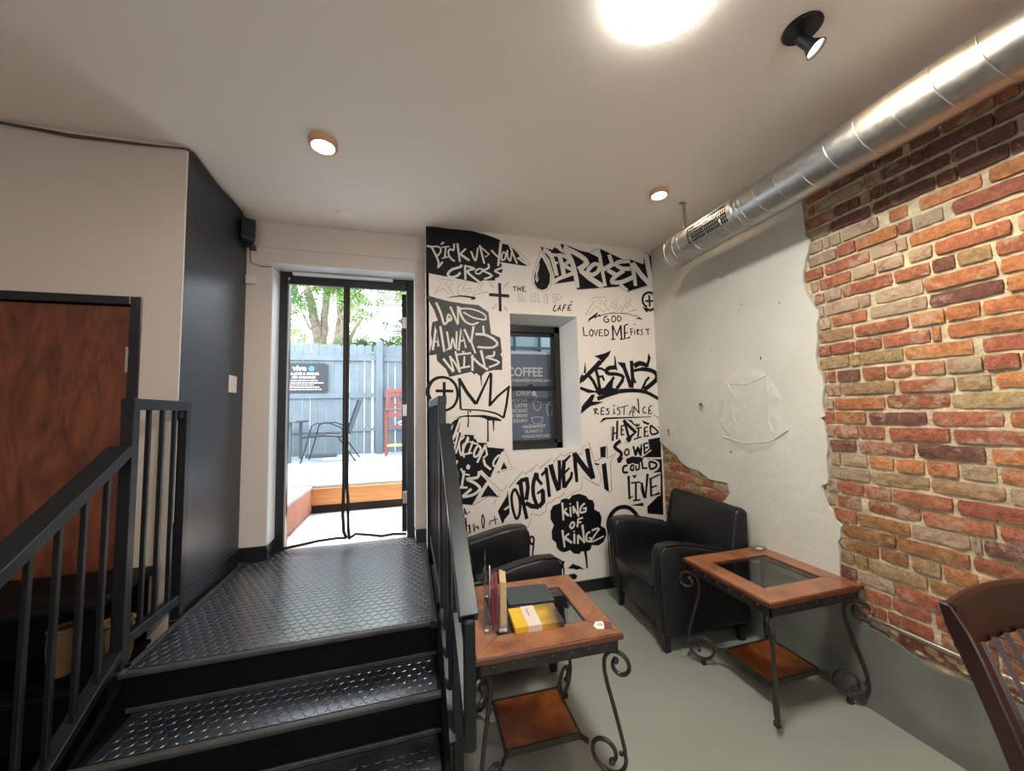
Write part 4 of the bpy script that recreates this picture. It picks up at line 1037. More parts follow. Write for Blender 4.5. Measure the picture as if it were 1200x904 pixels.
R_(rl, 'post', post(xl, 1.30, 0, zt(1.30)-0.05, 0.04))
b = bm_new(); box(b, xl-0.03, xl+0.035, 2.02, 2.075, ZL-0.012, ZL+0.004, 0.002, 1); R_(rl, 'base_plate', b, 'nosing')
b = bm_new(); box(b, xl-0.03, xl+0.035, 2.425, 2.49, ZL, ZL+0.006, 0.002, 1); R_(rl, 'base_plate', b, 'nosing')
b = bm_new(); box(b, xl-0.015, xl+0.012, 2.40, 2.432, 1.55, 1.59, 0.002, 1); R_(rl, 'bracket', b, 'blackpl')
# right railing
xr = 0.172
rr = thing('stair_railing', 'black steel railing right of the stairs beside the mural and table', 'railing', (xr, 2.0, 0))
R_(rr, 'post', post(xr, 2.02, 0.30, 1.64)); R_(rr, 'post', post(xr, 3.0, 0.40, 1.64))
R_(rr, 'top_rail', bar(xr, 2.0, 1.618, 3.22, 1.618, 0.045, 0.045)); R_(rr, 'bottom_rail', bar(xr, 2.0, 0.60, 3.22, 0.60, 0.035, 0.035))
y = 2.14
while y < 2.95: R_(rr, 'baluster', post(xr, y, 0.60, 1.60, 0.018)); y += 0.105
zt2 = lambda y: 1.50+(y-2.02)*SL*1.18
zb2 = lambda y: 0.55+(y-2.02)*SL
R_(rr, 'handrail', bar(xr+0.012, 2.02, zt2(2.02)-0.02, 1.235, zt2(1.235)-0.02, 0.062, 0.04)); R_(rr, 'sloped_bottom_rail', bar(xr-0.008, 2.01, zb2(2.01), 1.56, zb2(1.56), 0.03, 0.035))
for y in (1.915, 1.81, 1.705): R_(rr, 'baluster', post(xr, y, zb2(y), zt2(y)-0.03, 0.018))
R_(rr, 'post', post(xr+0.016, 1.59, 0, zt2(1.59)-0.03, 0.038))
b = bm_new(); box(b, xr-0.007, xr+0.031, 1.215, 1.25, 0.50, 0.895, 0.010, 3); R_(rr, 'handrail_end', b)
R_(rr, 'return_rail', bar(xr+0.012, 1.235, 0.515, 1.60, 0.515+0.365*SL, 0.03, 0.03))

b = bm_new(); box(b, -3.6, SX0-0.02, -0.6, 2.40, 0.0, 0.012, 0.003, 1)
obj('dark_floor_sheet', b, 'stair', None, label='black sheet added to darken the floor left of the stairs', cat='mat')  # sheet added so that the floor beside the steps comes out dark
# counter with shelf under it, left of the stairs, and what is stored there
ct = thing('black_counter', 'black wooden counter across the foot of the brown door', 'counter', (-2.2, 2.2, 0))
b = bm_new(); box(b, -3.3, -1.24, 1.99, 2.405, 0.765, 0.80, 0.012, 3); R_(ct, 'counter_top', b, 'stair')
for x in (-1.34, -2.3, -3.2):
    for y in (2.06, 2.34):
        b = bm_new(); box(b, x, x+0.05, y, y+0.05, 0.0, 0.765, 0.003, 1); R_(ct, 'leg', b, 'stair')
b = bm_new(); box(b, -3.25, -1.26, 2.03, 2.40, 0.42, 0.44, 0.003, 1); R_(ct, 'shelf', b, 'stair')
b = bm_new(); box(b, -3.25, -1.28, 2.385, 2.40, 0.02, 0.765); R_(ct, 'darkening_panel', b, 'stair')  # black panel added to keep the space under the counter dark
for i, (x, y, r, lab) in enumerate(((-1.475, 2.20, 0.052, 'round tan basket on the dark counter shelf, farther from the landing'), (-1.285, 2.20, 0.060, 'round tan basket on the dark counter shelf, next to the landing'))):
    bk = thing('round_basket', lab, 'basket', (x, y, 0.44), group='tan baskets under the counter')
    b = bm_new(); lathe(b, [(0, 0), (r*0.7, 0), (r*0.92, 0.05), (r, 0.12), (r*0.93, 0.19), (r*0.86, 0.19), (r*0.9, 0.12), (r*0.6, 0.02), (0, 0.02)], seg=20); obj('bowl', b, 'tan', bk, smooth=True)
    b = bm_new(); tube(b, [(r*0.9*math.cos(a), r*0.9*math.sin(a), 0.192) for a in [2*PI*k/20 for k in range(21)]], 0.008, 6); obj('rim', b, 'tan', bk, smooth=True)
# ================================================================= PATIO DOOR AND OUTDOORS
YF = 3.40
b = bm_new(); box(b, -1.02, -0.945, YF, YF+0.05, 0.47, 2.755, 0.003, 1); box(b, -0.035+0.02, 0.05, YF, YF+0.05, 0.47, 2.755, 0.003, 1); box(b, -0.95, 0.0, YF, YF+0.05, 2.655, 2.755, 0.003, 1)
dr = struct('door_2', b, 'blackgloss', 'black framed patio doorway standing open behind a mesh screen')
b = bm_new(); box(b, -0.95, -0.02, YF, YF+0.09, 0.47, 0.497, 0.003, 1); obj('threshold', b, 'metal', dr)
b = bm_new(); box(b, -0.957, -0.945, YF-0.004, YF+0.004, 0.50, 2.70); obj('weather_strip', b, 'metal', dr)
b = bm_new(); box(b, -0.92, -0.13, YF-0.035, YF-0.002, 2.715, 2.742, 0.004, 1); obj('track_bar', b, 'reveal', dr, label='pale bar above the doorway')
lf = bm_new(); box(lf, -0.058, -0.016, YF+0.075, YF+0.96, 0.52, 2.64, 0.003, 1); leaf = obj('door_leaf', lf, 'blackgloss', dr, label='black door leaf swung open outward')
for z in (2.37, 1.58, 0.82):
    b = bm_new(); box(b, -0.05, -0.004, YF+0.048, YF+0.078, z-0.05, z+0.05, 0.002, 1); cyl(b, (-0.012, YF+0.062, z-0.055), (-0.012, YF+0.062, z+0.055), 0.008, 8); obj('hinge', b, 'metal', dr, label='grey steel hinge')
b = bm_new(); lathe(b, [(0, 0), (0.022, 0), (0.028, 0.015), (0.02, 0.04), (0.008, 0.045), (0.008, 0.06), (0, 0.06)], seg=14, mtx=Matrix.Translation((-0.058, YF+0.88, 1.45)) @ Matrix.Rotation(-PI/2, 4, 'Y')); obj('knob', b, 'metal', leaf, smooth=True)
# magnetic mesh screen
sc = thing('mesh_screen_door', 'black insect mesh curtain hanging in the patio doorway', 'screen', (-0.5, YF-0.03, 0.5))
def Q(name, b, m, **k):
    o = obj(name, b, m, None, **k); o.parent = sc; o.matrix_parent_inverse = Matrix.Translation(-sc.location); return o
ys = YF-0.022
for x0, x1 in ((-0.95, -0.51), (-0.50, -0.03)):
    b = bm_new(); n = 10
    for i in range(n):
        xa = x0+(x1-x0)*i/n; xb = x0+(x1-x0)*(i+1)/n
        b.faces.new([b.verts.new(p) for p in ((xa, ys+0.004*math.sin(xa*17), 0.52), (xb, ys+0.004*math.sin(xb*17), 0.52), (xb, ys+0.002*math.sin(xb*17), 2.66), (xa, ys+0.002*math.sin(xa*17), 2.66))])
    Q('mesh_panel', b, 'screen')
for s_, pts in ((-1, [(-0.517, 2.66), (-0.517, 1.6), (-0.515, 0.95), (-0.520, 0.74), (-0.512, 0.60), (-0.49, 0.545)]), (1, [(-0.492, 2.66), (-0.492, 1.6), (-0.490, 0.95), (-0.482, 0.85), (-0.478, 0.62), (-0.468, 0.535)])):
    b = bm_new(); tube(b, [(x, ys-0.003, z) for x, z in pts], 0.0035, 8, flat=((1, 0, 0), 3.8 if s_ < 0 else 3.4)); Q('magnet_strip', b, 'blackpl')
for pts in ([(-0.95, 0.515), (-0.85, 0.53), (-0.7, 0.55), (-0.55, 0.555), (-0.49, 0.545)], [(-0.475, 0.54), (-0.42, 0.575), (-0.33, 0.56), (-0.22, 0.535), (-0.12, 0.54), (-0.02, 0.53)]):
    b = bm_new(); tube(b, [(x, ys-0.004-0.01*math.sin(i), z) for i, (x, z) in enumerate(pts)], 0.004, 8, flat=((0, 0, 1), 2.6)); Q('hem', b, 'blackpl')
b = bm_new(); box(b, -0.95, -0.03, ys-0.004, ys+0.004, 2.64, 2.67); Q('top_band', b, 'blackpl')

# ground, ramp pit and deck
b = bm_new(); box(b, -9, 7, 3.5, 26, 0.30, 0.47); struct('ground', b, 'ground')
dk = thing('wooden_deck', 'pale painted raised deck with an orange and red-brown side board', 'deck', (-0.5, 6.0, 0.47))
def D(name, b, m, **k):
    o = obj(name, b, m, None, **k); o.parent = dk; o.matrix_parent_inverse = Matrix.Translation(-dk.location); return o
y = 4.64; w = 0.142
while y < 8.3:
    b = bm_new(); box(b, -6, 4.5, y, y+w-0.004, 0.745, 0.775, 0.002, 1); D('deck_board', b, 'deck'); y += w
y = 3.56
while y < 4.62:
    b = bm_new(); box(b, -6, -1.03, y, y+w-0.004, 0.745, 0.775, 0.002, 1); D('deck_board', b, 'deck'); y += w
b = bm_new(); box(b, -1.03, 4.5, 4.60, 4.635, 0.565, 0.745, 0.002, 1); D('side_board', b, 'plank', label='orange side board')
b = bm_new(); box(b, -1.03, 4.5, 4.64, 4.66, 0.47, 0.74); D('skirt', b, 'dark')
b = bm_new(); box(b, -1.06, -1.03, 3.52, 4.62, 0.50, 0.745, 0.002, 1); D('side_board', b, 'redplank', label='red-brown side board')
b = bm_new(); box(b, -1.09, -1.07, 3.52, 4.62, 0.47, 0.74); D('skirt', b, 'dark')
# fence
YE = 7.92
fn = thing('picket_fence', 'tall pale blue-grey wooden privacy fence behind the deck', 'fence', (-0.5, YE, 0.77))
def F(name, b, m, **k):
    o = obj(name, b, m, None, **k); o.parent = fn; o.matrix_parent_inverse = Matrix.Translation(-fn.location); return o
rf = random.Random(21); x = -4.2; first = None
while x < 2.6:
    w = 0.135+rf.uniform(-0.004, 0.004); h = 2.955+rf.uniform(-0.012, 0.012)
    if abs(x+0.60) < 0.09 and False: pass
    t = bm_new(); prism(t, [(x, 0.78), (x+w, 0.78), (x+w, h-0.035), (x+w-0.03, h), (x+0.03, h), (x, h-0.035)], 'y', YE+0.035, YE+0.055)
    F('picket', t, 'fence'); x += w+rf.uniform(0.002, 0.007)+(0.03 if abs(x+0.78) < 0.07 else 0)
for xa, xb in ((-4.2, -0.63), (-0.49, 2.6)):
    for z, h in ((2.67, 0.095), (1.935, 0.11), (1.26, 0.07)):
        b = bm_new(); box(b, xa, xb, YE, YE+0.035, z-h/2, z+h/2, 0.003, 1); F('rail', b, 'fence')
for x in (-0.56, -3.0, 1.9):
    b = bm_new(); box(b, x-0.065, x+0.065, YE-0.06, YE+0.035, 0.775, 3.03, 0.006, 1); F('post', b, 'fence')
# banner on the fence
sg = thing('fence_banner', 'dark banner with white lettering and a blue disc on the fence', 'sign', (-1.9, YE-0.01, 2.27))
def Gs(name, b, m, **k):
    o = obj(name, b, m, None, **k); o.parent = sg; o.matrix_parent_inverse = Matrix.Translation(-sg.location); return o
b = bm_new(); box(b, -2.62, -1.515, YE-0.012, YE-0.004, 1.985, 2.56, 0.002, 1); Gs('board', b, 'signb')
def put_text(s, size, x, z, y, m, fn_, bold=0.0, sx=1.0, align='LEFT', name='lettering'):
    t = text_bm(s, size, align, bold, 0.001); bmesh.ops.transform(t, matrix=Matrix.Translation((x, y, z)) @ Matrix.Rotation(PI/2, 4, 'X') @ Matrix.Diagonal((sx, 1, 1, 1)), verts=t.verts); return fn_(name, t, m)
put_text('vive', 0.15, -2.125, 2.415, YE-0.014, 'white', Gs, 0.004, 1.0)
b = bm_new(); lathe(b, [(0, 0), (0.052, 0), (0.052, 0.003), (0, 0.003)], seg=24, mtx=Matrix.Translation((-1.80, YE-0.013, 2.455)) @ Matrix.Rotation(PI/2, 4, 'X')); Gs('disc', b, 'logo')
put_text('& JOBS & GIVING', 0.064, -2.155, 2.335, YE-0.014, 'white', Gs, 0.002, 1.0)
put_text('ND CHANCES', 0.064, -2.135, 2.265, YE-0.014, 'white', Gs, 0.002, 1.0)
b = bm_new(); rs = random.Random(4)
for k in range(5):
    x = -2.5; z = 2.215-k*0.042
    while x < -1.70+0.05*math.sin(k*2.1):
        w = rs.uniform(0.03, 0.09); box(b, x, x+w, YE-0.0145, YE-0.012, z, z+0.017); x += w+0.014
Gs('fine_print', b, 'white', kind='stuff')
for x, z in ((-1.53, 2.545), (-1.53, 2.0)):
    b = bm_new(); lathe(b, [(0, 0), (0.008, 0), (0.006, 0.003), (0, 0.003)], seg=8, mtx=Matrix.Translation((x, YE-0.013, z)) @ Matrix.Rotation(PI/2, 4, 'X')); Gs('grommet', b, 'metal')

# patio sling chair
pc = thing('patio_chair', 'dark metal patio chair with a grey sling seat facing left', 'chair', (-1.25, 6.99, 0.787), 0)
for y in (-0.27, 0.27):
    b = bm_new(); tube(b, [(-0.42, y, 0.0), (-0.33, y, 0.33), (-0.27, y, 0.59), (-0.20, y, 0.635), (0.0, y, 0.635), (0.17, y, 0.56), (0.24, y, 0.42)], 0.011, 8); obj('arm', b, 'steel', pc, smooth=True)
    b = bm_new(); tube(b, [(0.13, y*0.95, 0.40), (0.30, y, 0.15), (0.40, y, 0.0)], 0.011, 8); obj('leg', b, 'steel', pc, smooth=True)
    b = bm_new(); tube(b, [(-0.42, y*0.9, 0.41), (-0.1, y*0.9, 0.435), (0.18, y*0.9, 0.41), (0.26, y*0.9, 0.5), (0.36, y*0.9, 0.80), (0.43, y*0.9, 1.02)], 0.012, 8); obj('side_rail', b, 'steel', pc, smooth=True)
b = bm_new(); prism(b, [(-0.42, 0.41), (-0.1, 0.432), (0.18, 0.41), (0.26, 0.5), (0.36, 0.80), (0.43, 1.02), (0.445, 1.015), (0.375, 0.79), (0.275, 0.49), (0.19, 0.395), (-0.1, 0.418), (-0.42, 0.395)], 'y', -0.24, 0.24); obj('sling', b, 'sling', pc)
# dark patio table cut by the frame
pt = thing('patio_table', 'dark grey patio table at the left edge of the doorway', 'table', (-2.15, 7.3, 0.775))
b = bm_new(); box(b, -0.45, 0.36, -0.4, 0.4, 0.66, 0.70, 0.01, 2); obj('tabletop', b, 'sling', pt)
for x in (-0.38, 0.25):
    for y in (-0.32, 0.32):
        b = bm_new(); box(b, x-0.02, x+0.025, y-0.02, y+0.02, 0, 0.66, 0.003, 1); obj('leg', b, 'sling', pt)
# red bar chair
rc = thing('bar_chair', 'tall red-brown wooden slat back chair by the fence post', 'chair', (-0.16, 7.45, 0.775))
for x in (-0.24, 0.24):
    b = bm_new(); box(b, x-0.02, x+0.02, -0.20, -0.16, 0, 0.86, 0.004, 1); obj('leg', b, 'red', rc)
    b = bm_new(); prism(b, [(0.16, 0), (0.20, 0), (0.21, 0.86), (0.26, 1.26), (0.22, 1.26), (0.17, 0.86)], 'x', x-0.02, x+0.02); obj('leg', b, 'red', rc)
b = bm_new(); box(b, -0.26, 0.26, -0.22, 0.20, 0.84, 0.875, 0.008, 2); obj('seat', b, 'red', rc)
b = bm_new(); box(b, -0.23, 0.23, 0.215, 0.245, 1.18, 1.27, 0.01, 2); box(b, -0.23, 0.23, 0.18, 0.205, 0.93, 0.97); obj('crest_rail', b, 'red', rc)
for k in range(6):
    b = bm_new(); x = -0.19+k*0.076; box(b, x-0.014, x+0.014, 0.19, 0.215, 0.96, 1.20, 0.003, 1); obj('slat', b, 'red', rc)
for z, m in ((0.55, 'red'), (0.20, 'yellow')):
    b = bm_new(); box(b, -0.24, 0.24, -0.195, -0.165, z-0.02, z+0.02, 0.003, 1); obj('footrest', b, m, rc)
b = bm_new(); box(b, -0.23, 0.23, -0.20, -0.16, 0.72, 0.79); obj('apron', b, 'red', rc)
# dark block at the foot of the fence
tg = bm_new(); box(tg, -1.82, -1.30, 7.62, 7.74, 0.777, 0.84, 0.01, 2); obj('timber_offcut', tg, 'sling', None, label='low dark timber lying at the foot of the fence', cat='timber')
# grey patio parasol, only its edge shows beyond the leaf
pr = thing('patio_parasol', 'grey patio parasol whose edge shows at the right of the doorway', 'umbrella', (1.02, 7.1, 0.775))
b = bm_new(); lathe(b, [(0, 2.95), (0.5, 2.80), (1.22, 2.50), (1.22, 2.485), (0.5, 2.78), (0, 2.92)], seg=8); obj('canopy', b, 'sling', pr)
b = bm_new(); cyl(b, (0, 0, 0), (0, 0, 2.9), 0.02, 10); obj('pole', b, 'steel', pr)
b = bm_new(); lathe(b, [(0, 0), (0.25, 0), (0.25, 0.05), (0.03, 0.08), (0, 0.08)], seg=16); obj('base', b, 'sling', pr)

# trees beyond the fence
def leaves(n, region, rr, size=0.085, fronds=True):
    b = bm_new()
    for _ in range(n):
        c = Vector(region(rr)); ax_ = rr.uniform(0, 2*PI); droop = rr.uniform(-0.9, 0.2)
        d = Vector((math.cos(ax_)*math.cos(droop), math.sin(ax_)*math.cos(droop)*0.7, math.sin(droop)))
        side = d.cross(Vector((0, 0.3, 1))).normalized(); L = rr.uniform(0.25, 0.5)
        k = 6
        for i in range(k):
            p = c+d*(L*i/k)
            for s_ in (-1, 1):
                l = side*s_*size*rr.uniform(0.9, 1.4)+d*size*0.45; w = d*size*0.26; dz = Vector((0, 0, -0.02*rr.random()))
                b.faces.new([b.verts.new(q) for q in (p, p+l*0.5+w, p+l+dz, p+l*0.5-w)])
    return b
def tree(loc, lab, trunk, nleaf, spread, seed, lm):
    rr = random.Random(seed); t = thing('leafy_tree', lab, 'tree', loc, group='trees beyond the fence')
    for pts, r0, r1 in trunk:
        b = bm_new(); sp = []
        for i in range(len(pts)-1):
            for k in range(4):
                q = Vector(pts[i]).lerp(Vector(pts[i+1]), k/4); sp.append(q+Vector((rr.uniform(-1, 1), rr.uniform(-1, 1), 0))*r1*0.25)
        sp.append(Vector(pts[-1])); tube(b, sp, r0, 10, r1=r1); obj('trunk' if r0 > 0.10 else 'branch', b, 'bark', t, smooth=True)
    for i, (cx, cy, cz, sx, sy, sz, n) in enumerate(spread):
        def reg(r_, cx=cx, cy=cy, cz=cz, sx=sx, sy=sy, sz=sz): return (cx+r_.gauss(0, sx), cy+r_.gauss(0, sy), cz+r_.gauss(0, sz))
        obj('foliage', leaves(n, reg, rr), lm[i % len(lm)], t, kind='stuff')
    return t
tree((-2.12, 10.0, 0.47), 'tree with a forking pale trunk at the left of the doorway', [([(0, 0, 0), (0.03, 0, 2.2), (-0.02, 0, 3.0), (-0.22, 0, 4.0), (-0.5, 0, 5.2)], 0.17, 0.07), ([(0.0, 0, 2.3), (0.10, 0.05, 3.2), (0.16, 0, 4.4), (0.3, 0, 6.0)], 0.11, 0.06), ([(-0.02, 0, 3.0), (-0.25, 0, 3.3), (-0.5, 0, 3.9)], 0.03, 0.015), ([(0.05, -0.1, 3.3), (-0.05, -0.1, 3.6), (-0.35, -0.1, 4.0)], 0.025, 0.012)],
     0, [(-0.5, -0.3, 2.9, 0.22, 0.5, 0.35, 120), (-0.45, -0.5, 3.9, 0.28, 0.3, 0.25, 90), (0.25, -0.5, 4.25, 0.30, 0.3, 0.16, 90), (-0.3, 0.8, 4.9, 1.0, 0.6, 0.3, 130)], 1, ['leaf2', 'leaf'])
tree((-1.58, 9.8, 0.47), 'tree with a thick twin trunk just left of the screen centre strip', [([(0, 0, 0), (-0.03, 0, 2.3), (0.08, 0, 3.6), (0.22, 0, 5.6)], 0.16, 0.09), ([(-0.16, 0.1, 0), (-0.18, 0, 2.4), (-0.04, 0, 3.5), (-0.12, 0, 5.2)], 0.11, 0.06), ([(0.05, 0, 2.6), (0.30, 0, 3.2), (0.50, 0, 3.5)], 0.06, 0.025), ([(0.0, -0.1, 2.6), (0.06, -0.2, 3.2), (-0.05, -0.2, 3.7)], 0.03, 0.02)],
     0, [(0.32, -0.4, 2.62, 0.14, 0.3, 0.14, 90), (0.36, -0.4, 3.6, 0.12, 0.4, 0.25, 60), (0.1, -0.4, 4.25, 0.35, 0.3, 0.15, 120), (0.3, 0.5, 4.9, 0.7, 0.4, 0.3, 110)], 2, ['leaf', 'leaf2'])
tree((0.35, 10.2, 0.47), 'airy tree with feathery leaves at the right of the doorway', [([(0.6, 0.5, 0), (0.55, 0.4, 2.4), (0.2, 0.2, 3.6), (-0.4, 0, 4.5)], 0.10, 0.04), ([(0.4, 0.3, 3.0), (-0.2, 0, 3.3), (-0.9, -0.2, 3.2)], 0.035, 0.012)],
     0, [(-0.95, -0.3, 2.80, 0.45, 0.3, 0.14, 230), (-0.15, -0.2, 3.0, 0.28, 0.4, 0.22, 230), (-0.20, 0, 4.25, 0.40, 0.3, 0.14, 130), (-0.6, 0.2, 3.5, 0.4, 0.4, 0.20, 50), (0.5, 0.2, 4.4, 0.5, 0.4, 0.4, 150)], 3, ['leaf', 'leaf2', 'leaf2'])
tree((2.6, 12.5, 0.47), 'bushy tree beyond the fence outside the right of the doorway', [([(0, 0, 0), (0.05, 0, 2.2), (0.1, 0, 4.6)], 0.18, 0.08)], 0, [(0, 0, 4.0, 1.0, 0.7, 0.8, 300)], 4, ['leaf'])
tree((-5.2, 11.5, 0.47), 'bushy tree beyond the fence outside the left of the doorway', [([(0, 0, 0), (0.05, 0, 2.2), (0.1, 0, 4.6)], 0.18, 0.08)], 0, [(0, 0, 4.0, 1.1, 0.7, 0.9, 300)], 5, ['leaf2'])

# menu board and glazing outside the mural-wall window
mb = thing('menu_board', 'grey menu board with white lettering seen through the mural window', 'sign', (1.15, 3.40, 1.2))
def MB_(name, b, m, **k):
    o = obj(name, b, m, None, **k); o.parent = mb; o.matrix_parent_inverse = Matrix.Translation(-mb.location); return o
ym = 3.40
b = bm_new(); box(b, 0.55, 1.62, ym, ym+0.02, 0.0, 2.10, 0.002, 1); MB_('board', b, 'menu')
b = bm_new(); box(b, 0.55, 1.62, ym-0.008, ym, 2.10, 2.125); MB_('edge', b, 'reveal')
yt = ym-0.002
put_text('COFFEE', 0.122, 0.895, 1.885, yt, 'white', MB_, 0.003, 0.86)
put_text('LLY ROASTED COFFEE AND', 0.036, 0.915, 1.832, yt, 'white', MB_, 0.001, 0.95)
put_text('DRIP', 0.070, 0.985, 1.700, yt, 'white', MB_, 0.0, 1.0)
b = bm_new(); f_ = [(1.165+0.022*math.cos(a), yt, 1.715+0.022*math.sin(a)) for a in [PI+PI*k/8 for k in range(9)]]+[(1.165, yt, 1.765)]; b.faces.new([b.verts.new(p) for p in f_]); MB_('drop', b, 'white')
for s_, z in (('MOCHA', 1.635), ('LATTE', 1.588), ('AMERICANO', 1.540), ('COLD BREW', 1.492), ('CREAMO', 1.444)):
    put_text(s_, 0.047, 1.095, z, yt, 'white', MB_, 0.001, 0.9, 'RIGHT')
for s_, z in (('+BREAKFAST', 1.382), ('   BURRITO', 1.337), ('+SANDWICHES', 1.290), ('+SALADS', 1.243)):
    put_text(s_, 0.043, 1.03, z+0.005, yt, 'white', MB_, 0.001, 1.0)
def icon(pts, cl=False):
    b = bm_new(); tube(b, [(x, yt-0.001, z) for x, z in pts], 0.004, 6); MB_('cup_drawing', b, 'white')
icon([(1.150, 1.645), (1.165, 1.575), (1.195, 1.550), (1.225, 1.575), (1.235, 1.635), (1.150, 1.645), (1.190, 1.675), (1.185, 1.705)])
icon([(1.290, 1.605), (1.300, 1.505), (1.340, 1.505), (1.355, 1.605), (1.290, 1.610), (1.330, 1.635)])
icon([(1.130, 1.485), (1.150, 1.435), (1.195, 1.425), (1.235, 1.435), (1.250, 1.485), (1.190, 1.495), (1.130, 1.485)]); icon([(1.110, 1.420), (1.180, 1.405), (1.260, 1.420)])
icon([(0.870, 1.275), (0.900, 1.315), (0.930, 1.275), (0.900, 1.240), (0.870, 1.275)])
for (x, z) in ((0, 0),):
    gz = thing('glazed_lean_to', 'pale glazing bars of a lean-to above the menu board', 'glazing', (1.2, 3.7, 2.0))
    b = bm_new(); box(b, 0.4, 2.4, 3.72, 3.73, 0.47, 3.2); o = obj('glazing', b, 'glaze', gz); o.matrix_parent_inverse = Matrix.Translation(-gz.location)
    for xx in (0.5, 0.78, 1.06, 1.34, 1.62, 1.9):
        b = bm_new(); box(b, xx, xx+0.018, 3.69, 3.72, 0.47, 3.2); o = obj('glazing_bar', b, 'fence', gz); o.matrix_parent_inverse = Matrix.Translation(-gz.location)
    b = bm_new(); box(b, 0.4, 2.4, 3.68, 3.72, 2.20, 2.225); o = obj('cross_bar', b, 'fence', gz); o.matrix_parent_inverse = Matrix.Translation(-gz.location)
# ================================================================= ARMCHAIRS (front is local -X)
def armchair(label, loc, rz):
    t = thing('armchair', label, 'armchair', loc, rz, 'black leather club armchairs')
    D_, W_ = 0.70, 0.72
    # arms: outer panels with an arched top
    for s in (-1, 1):
        b = bm_new(); y0 = s*0.36; y1 = s*0.255
        top = [(-0.345, 0.60), (-0.335, 0.645), (-0.30, 0.668), (-0.20, 0.672), (-0.08, 0.655), (0.05, 0.625), (0.16, 0.60), (0.30, 0.59)]
        prism(b, [(-0.33, 0.125)]+top+[(0.32, 0.125)], 'y', min(y0, y1), max(y0, y1), 0.022, 3)
        obj('arm', b, 'leather', t, smooth=True)
        b = bm_new(); yy = s*0.352
        tube(b, [(-0.338, yy, 0.14), (-0.352, yy, 0.60), (-0.338, yy, 0.648), (-0.30, yy, 0.671), (-0.20, yy, 0.675), (-0.08, yy, 0.658), (0.05, yy, 0.628), (0.16, yy, 0.603)], 0.005, 8); obj('piping', b, 'leather', t, smooth=True)
    # seat: cushion bulging over a slightly raked front
    b = bm_new(); n = 10; m_ = 8; g = []
    prism(b, [(-0.305, 0.13), (-0.335, 0.33), (-0.345, 0.385), (-0.325, 0.415), (-0.28, 0.425), (0.0, 0.43), (0.24, 0.415), (0.24, 0.13)], 'y', -0.257, 0.257, 0.012, 2)
    obj('seat', b, 'leather', t, smooth=True)
    b = bm_new(); tube(b, [(-0.338, y, 0.39+0.004*math.cos(y*6)) for y in [-0.25+0.05*k for k in range(11)]], 0.005, 8); obj('seat_piping', b, 'leather', t, smooth=True)
    # backrest
    b = bm_new(); prism(b, [(0.16, 0.40), (0.185, 0.60), (0.225, 0.80), (0.245, 0.852), (0.275, 0.866), (0.325, 0.862), (0.345, 0.83), (0.335, 0.60), (0.325, 0.125), (0.22, 0.125)], 'y', -0.355, 0.355, 0.028, 3)
    obj('backrest', b, 'leather', t, smooth=True)
    for s in (-1, 1):
        b = bm_new(); yy = s*0.335; tube(b, [(0.178, yy, 0.60), (0.222, yy, 0.79), (0.238, yy, 0.845), (0.27, yy, 0.864)], 0.005, 8); obj('piping', b, 'leather', t, smooth=True)
    for x, y in ((-0.285, -0.30), (-0.285, 0.30), (0.27, -0.30), (0.27, 0.30)):
        b = bm_new(); t_ = bm_new(); bmesh.ops.create_cone(t_, cap_ends=True, segments=4, radius1=0.026, radius2=0.036, depth=0.135); join(b, t_, Matrix.Translation((x, y, 0.0675)) @ Matrix.Rotation(PI/4, 4, 'Z'))
        obj('leg', b, 'blackgloss', t)
    return t
armchair('black leather club armchair in the corner against the bare brick', (1.890, 2.425, 0), math.radians(-4))
armchair('black leather club armchair behind the railing, beneath the FORGIVEN lettering', (0.545, 2.50, 0), math.radians(180))

